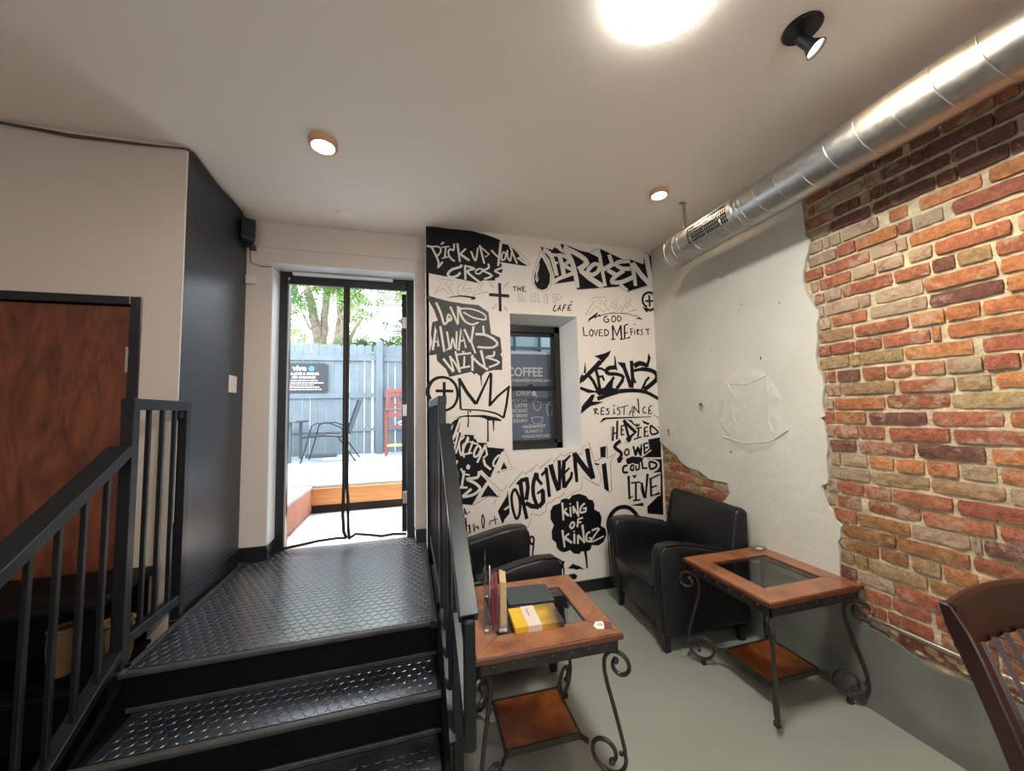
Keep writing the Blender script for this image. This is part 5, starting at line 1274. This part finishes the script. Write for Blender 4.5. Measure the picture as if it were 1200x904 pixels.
# ================================================================= WROUGHT IRON END TABLES
def spiral(cx, cz, r0, r1, a0, a1, n=22):
    return [(cx+(r0+(r1-r0)*(i/n))*math.cos(a0+(a1-a0)*i/n), cz+(r0+(r1-r0)*(i/n))*math.sin(a0+(a1-a0)*i/n)) for i in range(n+1)]
def end_table(label, loc, rz):
    t = thing('end_table', label, 'table', loc, rz, 'iron and burl wood end tables')
    hx, hy, H = 0.305, 0.292, 0.615
    gx, gy = 0.205, 0.172
    th = 0.022
    for pts in ([(-hx, -hy), (hx, -hy), (gx, -gy), (-gx, -gy)], [(hx, -hy), (hx, hy), (gx, gy), (gx, -gy)], [(hx, hy), (-hx, hy), (-gx, gy), (gx, gy)], [(-hx, hy), (-hx, -hy), (-gx, -gy), (-gx, gy)]):
        b = bm_new(); prism(b, pts, 'z', H-th, H, 0.0015, 1); obj('top_board', b, 'burl', t)
    b = bm_new(); e = 0.007
    for x0, x1, y0, y1 in ((-hx-e, hx+e, -hy-e, -hy), (-hx-e, hx+e, hy, hy+e), (-hx-e, -hx, -hy, hy), (hx, hx+e, -hy, hy)): box(b, x0, x1, y0, y1, H-0.026, H-0.004, 0.003, 2)
    obj('edge_moulding', b, 'edgewood', t)
    b = bm_new(); b.faces.new([b.verts.new(p) for p in ((-gx, -gy, H-0.006), (gx, -gy, H-0.006), (gx, gy, H-0.006), (-gx, gy, H-0.006))]); obj('glass_panel', b, 'glassT', t)
    b = bm_new(); w = 0.006
    for x0, x1, y0, y1 in ((-gx, gx, -gy, -gy+w), (-gx, gx, gy-w, gy), (-gx, -gx+w, -gy, gy), (gx-w, gx, -gy, gy)): box(b, x0, x1, y0, y1, H-0.016, H-0.001)
    obj('glass_bead', b, 'edgewood', t)
    b = bm_new(); a_ = 0.055; o_ = 0.012; tk = 0.006
    for x0, x1, y0, y1 in ((-hx+o_, hx-o_, -hy+o_, -hy+o_+tk), (-hx+o_, hx-o_, hy-o_-tk, hy-o_), (-hx+o_, -hx+o_+tk, -hy+o_, hy-o_), (hx-o_-tk, hx-o_, -hy+o_, hy-o_)): box(b, x0, x1, y0, y1, H-th-a_, H-th)
    obj('apron', b, 'iron', t)
    for s in (-1, 1):
        for k in range(7):
            x = -0.24+0.08*k
            b = bm_new(); lathe(b, [(0, 0.006), (0.005, 0.0045), (0.0075, 0)], seg=8, mtx=Matrix.Translation((x, s*(hy-o_), H-th-0.025)) @ Matrix.Rotation(-s*PI/2, 4, 'X')); obj('rivet', b, 'rivet', t)
        for k in range(6):
            y = -0.21+0.084*k
            b = bm_new(); lathe(b, [(0, 0.006), (0.005, 0.0045), (0.0075, 0)], seg=8, mtx=Matrix.Translation((s*(hx-o_), y, H-th-0.025)) @ Matrix.Rotation(s*PI/2, 4, 'Y')); obj('rivet', b, 'rivet', t)
    # scroll legs lie in the diagonal planes
    for sx in (-1, 1):
        for sy in (-1, 1):
            fx, fy = sx*(hx-0.052), sy*(hy-0.052); dv = Vector((sx, sy, 0)).normalized()
            path = []
            top = spiral(0.056, 0.478, 0.014, 0.060, math.radians(200), math.radians(200-20+0)-0, 1)
            up = spiral(0.056, 0.478, 0.018, 0.062, math.radians(150), math.radians(150+390), 26)       # starts inside the curl, winds out to the inner side
            # curl ends on the left (inner) side at 180 deg, then the stem drops outwards
            up = [(0.056+(0.020+0.042*i/26)*math.cos(math.radians(130+410*i/26)*1), 0.478+(0.020+0.042*i/26)*math.sin(math.radians(130+410*i/26))) for i in range(27)]
            stem = [(-0.006, 0.44), (0.004, 0.39), (0.030, 0.30), (0.054, 0.21), (0.068, 0.15)]
            low = [(-0.010+(0.084-0.050*i/26)*math.cos(math.radians(22-430*i/26)), 0.106+(0.084-0.050*i/26)*math.sin(math.radians(22-430*i/26))) for i in range(27)]
            pts = up+stem+low
            P3 = [(fx+dv.x*s_, fy+dv.y*s_, z) for s_, z in pts]
            b = bm_new(); side = Vector((-dv.y, dv.x, 0)); tube(b, P3, 0.0085, 8, flat=(side, 1.1))
            for q in (P3[0], P3[-1]):
                u = bm_new(); bmesh.ops.create_uvsphere(u, u_segments=10, v_segments=8, radius=0.0145); join(b, u, Matrix.Translation(q))
            lg = obj('leg', b, 'iron', t, smooth=True)
            b = bm_new(); c = (fx-dv.x*0.01, fy-dv.y*0.01); box(b, c[0]-0.012, c[0]+0.012, c[1]-0.012, c[1]+0.012, 0, 0.026, 0.002, 1); obj('foot', b, 'iron', lg)
            b = bm_new(); tube(b, [(fx-dv.x*0.088, fy-dv.y*0.088, 0.118), (sx*0.165, sy*0.138, 0.118)], 0.007, 8, flat=((0, 0, 1), 2.0)); obj('stretcher', b, 'iron', t, smooth=True)
            b = bm_new(); u = bm_new(); bmesh.ops.create_uvsphere(u, u_segments=8, v_segments=6, radius=0.010); join(b, u, Matrix.Translation((fx+dv.x*0.052, fy+dv.y*0.052, 0.128))); obj('collar', b, 'iron', lg)
    b = bm_new(); X_, Y_ = 0.168, 0.141
    for x0, x1, y0, y1 in ((-X_, X_, -Y_-0.004, -Y_+0.004), (-X_, X_, Y_-0.004, Y_+0.004), (-X_-0.004, -X_+0.004, -Y_, Y_), (X_-0.004, X_+0.004, -Y_, Y_)): box(b, x0, x1, y0, y1, 0.105, 0.132)
    obj('shelf_frame', b, 'iron', t)
    b = bm_new(); box(b, -X_+0.004, X_-0.004, -Y_+0.004, Y_-0.004, 0.112, 0.126); obj('shelf', b, 'shelfwood', t)
    return t
end_table('end table nearest the stair railing, with a yellow book on it', (0.562, 1.755, 0), math.radians(-1.5))
end_table('end table by the brick wall, next to the corner armchair, nearly empty', (1.962, 1.742, 0), 0)
HT = 0.615
# things on the near table
nbk = thing('notebook', 'slate grey flat notebook lying on the glass behind the yellow book', 'notebook', (0.583, 1.868, HT), math.radians(-6))
b = bm_new(); box(b, -0.112, 0.112, -0.09, 0.09, 0.0105, 0.013, 0.001, 1); box(b, -0.112, 0.112, -0.09, 0.09, 0, 0.0025, 0.001, 1); obj('cover', b, 'slate', nbk)
b = bm_new(); box(b, -0.108, 0.109, -0.087, 0.087, 0.0025, 0.0105); obj('pages', b, 'dark', nbk)
m = mat('book_cover_art', (0.6, 0.4, 0.05), 0.35); nt = m.node_tree; N = nt.nodes; L = nt.links
tc = N.new('ShaderNodeTexCoord'); sp = N.new('ShaderNodeSeparateXYZ'); L.new(tc.outputs['Object'], sp.inputs[0])
nz_ = N.new('ShaderNodeTexNoise'); nz_.inputs['Scale'].default_value = 14; L.new(tc.outputs['Object'], nz_.inputs[0])
ma = N.new('ShaderNodeMath'); ma.operation = 'MULTIPLY_ADD'; ma.inputs[1].default_value = 0.16; L.new(nz_.outputs[0], ma.inputs[0]); L.new(sp.outputs[0], ma.inputs[2])
cr = N.new('ShaderNodeValToRGB'); cr.color_ramp.elements[0].position = 0.0; cr.color_ramp.elements[0].color = (0.68, 0.42, 0.03, 1)
cr.color_ramp.elements[1].position = 0.20; cr.color_ramp.elements[1].color = (0.04, 0.035, 0.03, 1); e_ = cr.color_ramp.elements.new(0.085); e_.color = (0.60, 0.36, 0.04, 1)
L.new(ma.outputs[0], cr.inputs[0]); L.new(cr.outputs[0], N['Principled BSDF'].inputs['Base Color']); M['bookcover'] = m
bk = thing('book', 'yellow and black book with a cream paper band on the near table', 'book', (0.545, 1.650, HT), math.radians(-4))
b = bm_new(); box(b, -0.109, 0.109, -0.080, 0.080, 0.021, 0.024, 0.001, 1); box(b, -0.109, 0.109, -0.080, 0.080, 0, 0.003, 0.001, 1); box(b, -0.109, 0.109, -0.0805, -0.078, 0, 0.024, 0.001, 1); box(b, -0.1095, -0.107, -0.080, 0.080, 0, 0.024, 0.001, 1); obj('cover', b, 'bookcover', bk)
b = bm_new(); box(b, -0.107, 0.106, -0.078, 0.077, 0.003, 0.021); obj('pages', b, 'pageside', bk)
b = bm_new(); box(b, -0.052, 0.008, -0.0815, 0.0815, -0.0002, 0.0248); obj('paper_band', b, 'band', bk)
t = text_bm('JESUS IS KING', 0.012, 'LEFT', 0, 0.0003) if False else None
b = bm_new()
for k in range(6): box(b, -0.030, -0.026, 0.052-k*0.011, 0.060-k*0.011, 0.0248, 0.0251)
obj('fine_print', b, 'dark', bk, kind='stuff')
bro = thing('brochure_holder', 'clear acrylic brochure holder with maroon and tan cards standing upright', 'holder', (0.375, 1.70, HT), math.radians(-12))
b = bm_new(); box(b, -0.048, 0.048, -0.095, 0.10, 0, 0.004); box(b, 0.012, 0.015, -0.09, 0.10, 0, 0.12); box(b, -0.048, 0.048, -0.098, -0.095, 0, 0.035); obj('acrylic_stand', b, 'acryl', bro)
b = bm_new(); rw = random.Random(6); rings = []
for i in range(11):
    z = 0.004+0.286*i/10; w_ = 0.030*(1-(i/10)**1.6)+0.003; d_ = 0.075*(1-(i/10)**1.3)+0.006; cy_ = 0.01+0.05*(i/10)
    rings.append([b.verts.new((-0.036-0.012*i/10+w_*0.5*math.cos(a)+rw.uniform(-0.004, 0.004), cy_+d_*math.sin(a)+rw.uniform(-0.006, 0.006), z)) for a in [2*PI*k/9 for k in range(9)]])
for i in range(10):
    for k in range(9): b.faces.new((rings[i][k], rings[i][(k+1) % 9], rings[i+1][(k+1) % 9], rings[i+1][k]))
obj('plastic_sleeve', b, 'acryl', bro, label='crumpled clear plastic sleeve')
for x, m_, h, d in ((0.004, 'maroon', 0.185, 0.155), (-0.012, 'maroon', 0.178, 0.15), (0.026, 'cardtan', 0.20, 0.13), (0.040, 'cardtan', 0.195, 0.12)):
    b = bm_new(); box(b, x-0.007, x+0.007, -d/2-0.01, d/2-0.01, 0.004, h, 0.001, 1); obj('card_stack', b, m_, bro)
b = bm_new(); prism(b, [(0.0, 0.10), (0.05, 0.10), (0.045, 0.21), (0.02, 0.235), (0.0, 0.20)], 'x', -0.026, -0.022); obj('leaflet', b, 'sticker', bro)
for x, y in ((-0.04, -0.085), (0.02, -0.088), (0.038, -0.088)):
    b = bm_new(); lathe(b, [(0, 0), (0.009, 0), (0.009, 0.006), (0, 0.007)], seg=10, mtx=Matrix.Translation((x, y, 0.004))); obj('stopper', b, 'white', bro)
stk = thing('sticker', 'white and pink stickers on the corner of the near table', 'sticker', (0.812, 1.525, HT), math.radians(-20))
b = bm_new(); prism(b, [(-0.042, -0.01), (-0.03, 0.024), (0.0, 0.03), (0.006, 0.01), (0.0, -0.028), (-0.03, -0.03)], 'z', 0.0002, 0.0012); obj('white_sticker', b, 'sticker', stk)
b = bm_new(); box(b, 0.004, 0.020, -0.028, 0.028, 0.0002, 0.0010); obj('pink_sticker', b, 'maroon', stk)
b = bm_new(); box(b, 0.022, 0.036, -0.026, 0.026, 0.0002, 0.0010); obj('dark_sticker', b, 'slate', stk)
b = bm_new(); box(b, -0.028, 0.0, -0.004, 0.0, 0.0012, 0.0016); box(b, -0.022, -0.004, 0.008, 0.012, 0.0012, 0.0016); obj('print', b, 'slate', stk)
ds = thing('glass_dish', 'small clear dish on the back corner of the wall table', 'dish', (2.205, 1.985, HT))
b = bm_new(); lathe(b, [(0, 0), (0.036, 0), (0.045, 0.018), (0.042, 0.018), (0.034, 0.004), (0, 0.004)], seg=20); obj('bowl', b, 'acryl', ds, smooth=True)
b = bm_new(); box(b, -0.02, 0.02, -0.012, 0.014, 0.0045, 0.007); obj('card', b, 'sticker', ds)

# ================================================================= WOODEN CHAIR at the right edge (faces -Y, back at +Y)
wc = thing('wooden_chair', 'dark mahogany slat back chair at the right edge of the room', 'chair', (1.79, 0.50, 0))
def back_y(z): return 0.13+0.10*((z-0.45)/0.5)+0.045*((z-0.45)/0.5)**2
def bow(x): return 0.013*(1-(x/0.235)**2)
b = bm_new(); n = 16; rows = []
for i in range(n+1):
    x = -0.238+0.476*i/n; zt_ = 0.952+0.022*(1-abs(x/0.238)**2.2); zb_ = 0.828+0.006*(1-(x/0.238)**2)
    y = back_y(0.9)+bow(x)+0.006
    rows.append([b.verts.new(p) for p in ((x, y-0.012-0.012, zb_), (x, y-0.012+0.002, zt_-0.006), (x, y+0.003, zt_), (x, y+0.018, zt_-0.006), (x, y+0.014-0.012, zb_))])
for i in range(n):
    for k in range(5): b.faces.new((rows[i][k], rows[i][(k+1) % 5], rows[i+1][(k+1) % 5], rows[i+1][k]))
b.faces.new(rows[0]); b.faces.new(rows[-1][::-1]); bmesh.ops.recalc_face_normals(b, faces=b.faces); obj('crest_rail', b, 'mahog', wc, smooth=True)
for s in (-1, 1):
    b = bm_new(); rows = []
    for k in range(15):
        z = 0.95*k/14; y = back_y(z) if z > 0.45 else 0.13+0.05*((0.45-z)/0.45)**1.5; x = s*(0.232-0.012*(1-min(1, z/0.9)))
        w = 0.016; d = 0.024 if z < 0.8 else 0.026
        if k == 14: d = 0.014
        rows.append([b.verts.new(p) for p in ((x-w, y-d, z), (x+w, y-d, z), (x+w, y+d, z), (x-w, y+d, z))])
    for k in range(14):
        for j in range(4): b.faces.new((rows[k][j], rows[k][(j+1) % 4], rows[k+1][(j+1) % 4], rows[k+1][j]))
    b.faces.new(rows[0][::-1]); b.faces.new(rows[-1]); bmesh.ops.recalc_face_normals(b, faces=b.faces); bmesh.ops.bevel(b, geom=b.edges[:], offset=0.004, segments=1, affect='EDGES'); obj('back_post', b, 'mahog', wc)
    b = bm_new(); box(b, s*0.205-0.02, s*0.205+0.02, -0.235, -0.195, 0, 0.43, 0.004, 1); obj('leg', b, 'mahog', wc)
    b = bm_new(); box(b, s*0.205-0.01, s*0.205+0.01, -0.2, 0.15, 0.20, 0.225, 0.003, 1); obj('stretcher', b, 'mahog', wc)
for i in range(6):
    x = -0.165+0.066*i; b = bm_new()
    pts = [(x, back_y(0.50+0.345*k/6)+bow(x)*(k/6)-0.004, 0.50+0.345*k/6) for k in range(7)]
    tube(b, pts, 0.0065, 4, flat=((1, 0, 0), 2.0)); obj('slat', b, 'mahog', wc)
b = bm_new(); box(b, -0.21, 0.21, 0.12, 0.15, 0.475, 0.515, 0.004, 1); obj('lower_rail', b, 'mahog', wc)
b = bm_new(); prism(b, [(-0.245, -0.24), (0.245, -0.24), (0.215, 0.13), (-0.215, 0.13)], 'z', 0.43, 0.46, 0.008, 2); obj('seat', b, 'mahog', wc)
for s in (-1, 1):
    b = bm_new(); box(b, s*0.222-0.012, s*0.222+0.012, 0.10, 0.145, 0.60, 0.625, 0.004, 1); obj('corner_block', b, 'mahog', wc)
    for z in (0.585, 0.56):
        b = bm_new(); lathe(b, [(0, 0.003), (0.005, 0.002), (0.006, 0)], seg=8, mtx=Matrix.Translation((s*0.242, 0.145, z)) @ Matrix.Rotation(s*PI/2, 4, 'Y')); obj('screw_plug', b, 'mahog', wc)

# ================================================================= CEILING AND WALL FITTINGS
def A(root, name, b, m, **k):
    return obj(name, b, m, root, **k)
fl = thing('flush_ceiling_light', 'large round white flush ceiling light, fully lit', 'lamp', (0.890, 1.030, ZC))
b = bm_new(); lathe(b, [(0, 0), (0.175, 0), (0.175, -0.02), (0, -0.02)], seg=40); A(fl, 'base', b, 'white')
b = bm_new(); lathe(b, [(0.190, 0), (0.196, -0.03), (0.190, -0.047), (0.188, -0.04), (0, -0.04)], seg=48); A(fl, 'rim', b, 'rimglow', smooth=True)
b = bm_new(); lathe(b, [(0.190, -0.0475), (0.12, -0.051), (0, -0.053)], seg=48); A(fl, 'diffuser', b, 'globe', smooth=True)
for lab, x, y, r in (('lit round surface downlight nearest the patio door', -0.457, 2.187, 0.075), ('lit round surface downlight beside the duct hanger', 1.71, 2.155, 0.064)):
    dl = thing('downlight', lab, 'lamp', (x, y, ZC), group='round surface downlights')
    b = bm_new(); lathe(b, [(r, 0), (r, -0.028), (r*0.93, -0.034), (r*0.80, -0.034), (r*0.80, -0.026), (0, -0.026)], seg=28); A(dl, 'trim', b, 'trimglow', smooth=True)
    b = bm_new(); lathe(b, [(r*0.79, -0.027), (r*0.5, -0.036), (0, -0.038)], seg=28); A(dl, 'lens', b, 'warm', smooth=True)
    ld = bpy.data.lights.new('downlight_beam', 'SPOT'); ld.energy = 14; ld.color = (1, 0.72, 0.5); ld.spot_size = math.radians(150); ld.spot_blend = 0.6; ld.shadow_soft_size = 0.05
    lo = bpy.data.objects.new('downlight_beam', ld); COL.objects.link(lo); lo.location = (x, y, ZC-0.05)
sm = thing('ceiling_cover_disc', 'flat white cover disc on the ceiling above the patio door', 'cover', (-0.468, 2.985, ZC))
b = bm_new(); lathe(b, [(0, 0), (0.062, 0), (0.062, -0.008), (0.05, -0.016), (0, -0.018)], seg=28); A(sm, 'disc', b, 'ceiling', smooth=True)
spt = thing('ceiling_spotlight', 'black adjustable ceiling spotlight with a round canopy, lit', 'lamp', (1.545, 1.035, ZC))
b = bm_new(); lathe(b, [(0, 0), (0.068, 0), (0.070, -0.006), (0.062, -0.014), (0, -0.016)], seg=32); A(spt, 'canopy', b, 'steel', smooth=True)
aim = Vector((0.35, -0.42, -0.84)).normalized(); q = aim.to_track_quat('-Z', 'Y').to_matrix().to_4x4()
b = bm_new(); cyl(b, (0, 0, -0.012), (0, 0, -0.045), 0.010, 10); A(spt, 'stem', b, 'steel', smooth=True)
hb = bm_new(); lathe(hb, [(0, 0.02), (0.020, 0.018), (0.022, -0.035), (0.034, -0.062), (0.038, -0.070), (0.034, -0.070), (0.028, -0.052), (0, -0.045)], seg=24, mtx=Matrix.Translation((0, 0, -0.055)) @ q)
hd = A(spt, 'lamp_head', hb, 'steel', smooth=True)
b = bm_new(); lathe(b, [(0.030, -0.060), (0.018, -0.066), (0, -0.068)], seg=20, mtx=Matrix.Translation((0, 0, -0.055)) @ q); obj('bulb', b, 'warm', hd, smooth=True)
ld = bpy.data.lights.new('spot_beam', 'SPOT'); ld.energy = 42; ld.color = (1, 0.70, 0.42); ld.spot_size = math.radians(100); ld.spot_blend = 0.9; ld.shadow_soft_size = 0.03
lo = bpy.data.objects.new('spot_beam', ld); COL.objects.link(lo); lo.location = Vector((1.545, 1.035, ZC-0.055))+aim*0.075; lo.rotation_euler = Vector((0.73, -0.30, -0.95)).to_track_quat('-Z', 'Y').to_euler()
# duct
XD, ZD, RD = 1.985, 2.745, 0.112
du = thing('air_duct', 'round galvanised spiral air duct hanging along the brick wall', 'duct', (XD, 0, ZD))
b = bm_new(); y0, y1 = -3.79, 2.36; t_ = bm_new(); seg = 40; rg = []
for y in [y0+(y1-y0)*i/30 for i in range(31)]: rg.append([t_.verts.new((RD*math.cos(2*PI*k/seg), y, RD*math.sin(2*PI*k/seg))) for k in range(seg)])
for i in range(30):
    for k in range(seg): t_.faces.new((rg[i][k], rg[i+1][k], rg[i+1][(k+1) % seg], rg[i][(k+1) % seg]))
join(b, t_); A(du, 'pipe', b, 'duct', smooth=True)
b = bm_new(); pit_ = 0.124; n = int((y1-y0)/pit_*24)
tube(b, [((RD+0.0005)*math.cos(2*PI*i/24), y1-0.10-pit_*i/24, (RD+0.0005)*math.sin(2*PI*i/24)) for i in range(n)], 0.0028, 5); A(du, 'spiral_seam', b, 'galv', smooth=True)
b = bm_new(); lathe(b, [(RD+0.003, -0.10), (RD+0.004, -0.06), (RD+0.002, -0.055), (RD+0.002, 0.0), (RD-0.004, 0.012), (0, 0.014)], seg=40, mtx=Matrix.Translation((0, y1, 0)) @ Matrix.Rotation(-PI/2, 4, 'X')); A(du, 'end_cap', b, 'duct', smooth=True)
for yy in (y1-0.02, y1-0.11, 1.70, 1.665):
    b = bm_new(); tube(b, [((RD+0.002)*math.cos(a), yy, (RD+0.002)*math.sin(a)) for a in [2*PI*k/40 for k in range(41)]], 0.003, 6, caps=False); A(du, 'ring', b, 'galv', smooth=True)
# register on the room side of the duct
ang0, ang1 = math.radians(158), math.radians(212); ra, rbb = 1.76, 2.09
b = bm_new(); 
def arcplate(b, a0, a1, ya, yb, r0, r1, n=8):
    for s in range(n):
        u = a0+(a1-a0)*s/n; v = a0+(a1-a0)*(s+1)/n
        vs = [b.verts.new((r*math.cos(a), y, r*math.sin(a))) for r in (r0, r1) for a in (u, v) for y in (ya, yb)]
        for f in ((0, 1, 3, 2), (4, 6, 7, 5), (0, 2, 6, 4), (1, 5, 7, 3), (0, 4, 5, 1), (2, 3, 7, 6)): b.faces.new([vs[i] for i in f])
fa = math.radians(8)
arcplate(b, ang0-fa, ang0, ra-0.03, rbb+0.03, RD, RD+0.008, 2); arcplate(b, ang1, ang1+fa, ra-0.03, rbb+0.03, RD, RD+0.008, 2)
arcplate(b, ang0, ang1, ra-0.03, ra, RD, RD+0.008); arcplate(b, ang0, ang1, rbb, rbb+0.03, RD, RD+0.008); reg_ = A(du, 'register_frame', b, 'duct')
b = bm_new(); arcplate(b, ang0, ang1, ra, rbb, RD, RD+0.0012); obj('register_back', b, 'dark', reg_)
for k in range(1, 5):
    a = ang0+(ang1-ang0)*k/5; b = bm_new(); arcplate(b, a-0.012, a+0.012, ra, rbb, RD+0.003, RD+0.006, 1); obj('blade', b, 'galv', reg_)
for k in range(1, 20):
    y = ra+(rbb-ra)*k/20; b = bm_new(); arcplate(b, ang0, ang1, y-0.0012, y+0.0012, RD+0.002, RD+0.0045, 5); obj('blade', b, 'galv', reg_)
for hy in (2.235, 0.2, -1.8):
    b = bm_new(); box(b, -0.014, 0.014, hy-0.0025, hy+0.0025, RD, ZC-ZD, 0.001, 1); box(b, -0.03, 0.016, hy-0.012, hy+0.016, ZC-ZD-0.004, ZC-ZD); A(du, 'hanger_strap', b, 'galv')
# speaker, sensor, switch
sp_ = thing('wall_speaker', 'small black speaker high in the corner beside the patio door', 'speaker', (-1.155, 3.12, 2.935))
b = bm_new(); box(b, -0.045, 0.045, -0.05, 0.05, -0.075, 0.085, 0.010, 2); bmesh.ops.rotate(b, verts=b.verts, cent=(0, 0, 0), matrix=Matrix.Rotation(math.radians(25), 3, 'Z')); cab = A(sp_, 'cabinet', b, 'blackpl', smooth=True)
b = bm_new(); box(b, -0.038, 0.038, -0.054, -0.049, -0.066, 0.076, 0.002, 1); lathe(b, [(0.03, 0), (0.026, 0.004), (0.012, -0.002), (0, 0)], seg=18, mtx=Matrix.Translation((0, -0.054, -0.02)) @ Matrix.Rotation(PI/2, 4, 'X')); bmesh.ops.rotate(b, verts=b.verts, cent=(0, 0, 0), matrix=Matrix.Rotation(math.radians(25), 3, 'Z')); obj('grille', b, 'steel', cab)
b = bm_new(); box(b, -0.02, 0.02, 0.03, 0.114, -0.10, -0.06, 0.004, 1); A(sp_, 'bracket', b, 'blackpl')
sn = thing('motion_sensor', 'small white sensor box on the wall under the speaker', 'sensor', (-1.165, YB, 2.60))
b = bm_new(); box(b, -0.032, 0.032, -0.03, 0.0, -0.032, 0.036, 0.006, 2); hs = A(sn, 'housing', b, 'white', smooth=True)
b = bm_new(); lathe(b, [(0.014, 0), (0.013, 0.004), (0.009, 0.002), (0, 0.003)], seg=16, mtx=Matrix.Translation((0, -0.03, 0.002)) @ Matrix.Rotation(PI/2, 4, 'X')); obj('lens_ring', b, 'white', hs, smooth=True)
sw = thing('light_switch', 'white double light switch plate on the charcoal wall', 'switch', (-1.2, 3.055, 1.785))
b = bm_new(); box(b, 0, 0.006, -0.058, 0.058, -0.06, 0.06, 0.002, 2); pt_ = A(sw, 'plate', b, 'white')
for y in (-0.022, 0.022):
    b = bm_new(); box(b, 0.006, 0.014, y-0.005, y+0.005, -0.012, 0.012, 0.001, 1); obj('toggle', b, 'white', pt_)
    b = bm_new(); box(b, 0.0055, 0.0065, y-0.009, y+0.009, -0.018, 0.018); obj('slot', b, 'cream', pt_)
# cables
wl_ = [(-3.9, 2.408, 3.045), (-3.0, 2.408, 3.062), (-2.6, 2.409, 3.058), (-2.0, 2.409, 3.070), (-1.7, 2.409, 3.055), (-1.4, 2.410, 3.060), (-1.21, 2.410, 3.066), (-1.185, 2.44, 3.07), (-1.183, 2.7, 3.052), (-1.184, 2.9, 3.058), (-1.186, 3.05, 3.06), (-1.185, 3.16, 3.03)]
for k, dz in enumerate((0, 0.014)):
    b = bm_new(); tube(b, [(x+(0.008*k if y > 2.42 else 0), y-(0.004*k if y < 2.42 else 0), z-dz*(1+math.sin(i*1.7+k))*0.5) for i, (x, y, z) in enumerate(wl_)], 0.004, 6)
    obj('ceiling_cable', b, 'wire', None, smooth=True, label='thin brown cable along the ceiling edge above the door, '+('upper strand' if k == 0 else 'sagging lower strand'), cat='cable', group='cables along the ceiling edge')
b = bm_new(); tube(b, [(-1.18, YB-0.005, 2.86), (-1.17, YB-0.005, 2.74), (-1.10, YB-0.005, 2.715), (-1.03, YB-0.004, 2.72), (-1.0, YB+0.05, 2.71), (-0.985, 3.385, 2.66)], 0.0028, 6)
obj('door_cable', b, 'wire', None, smooth=True, label='thin cable running from the speaker to the patio door frame', cat='cable')
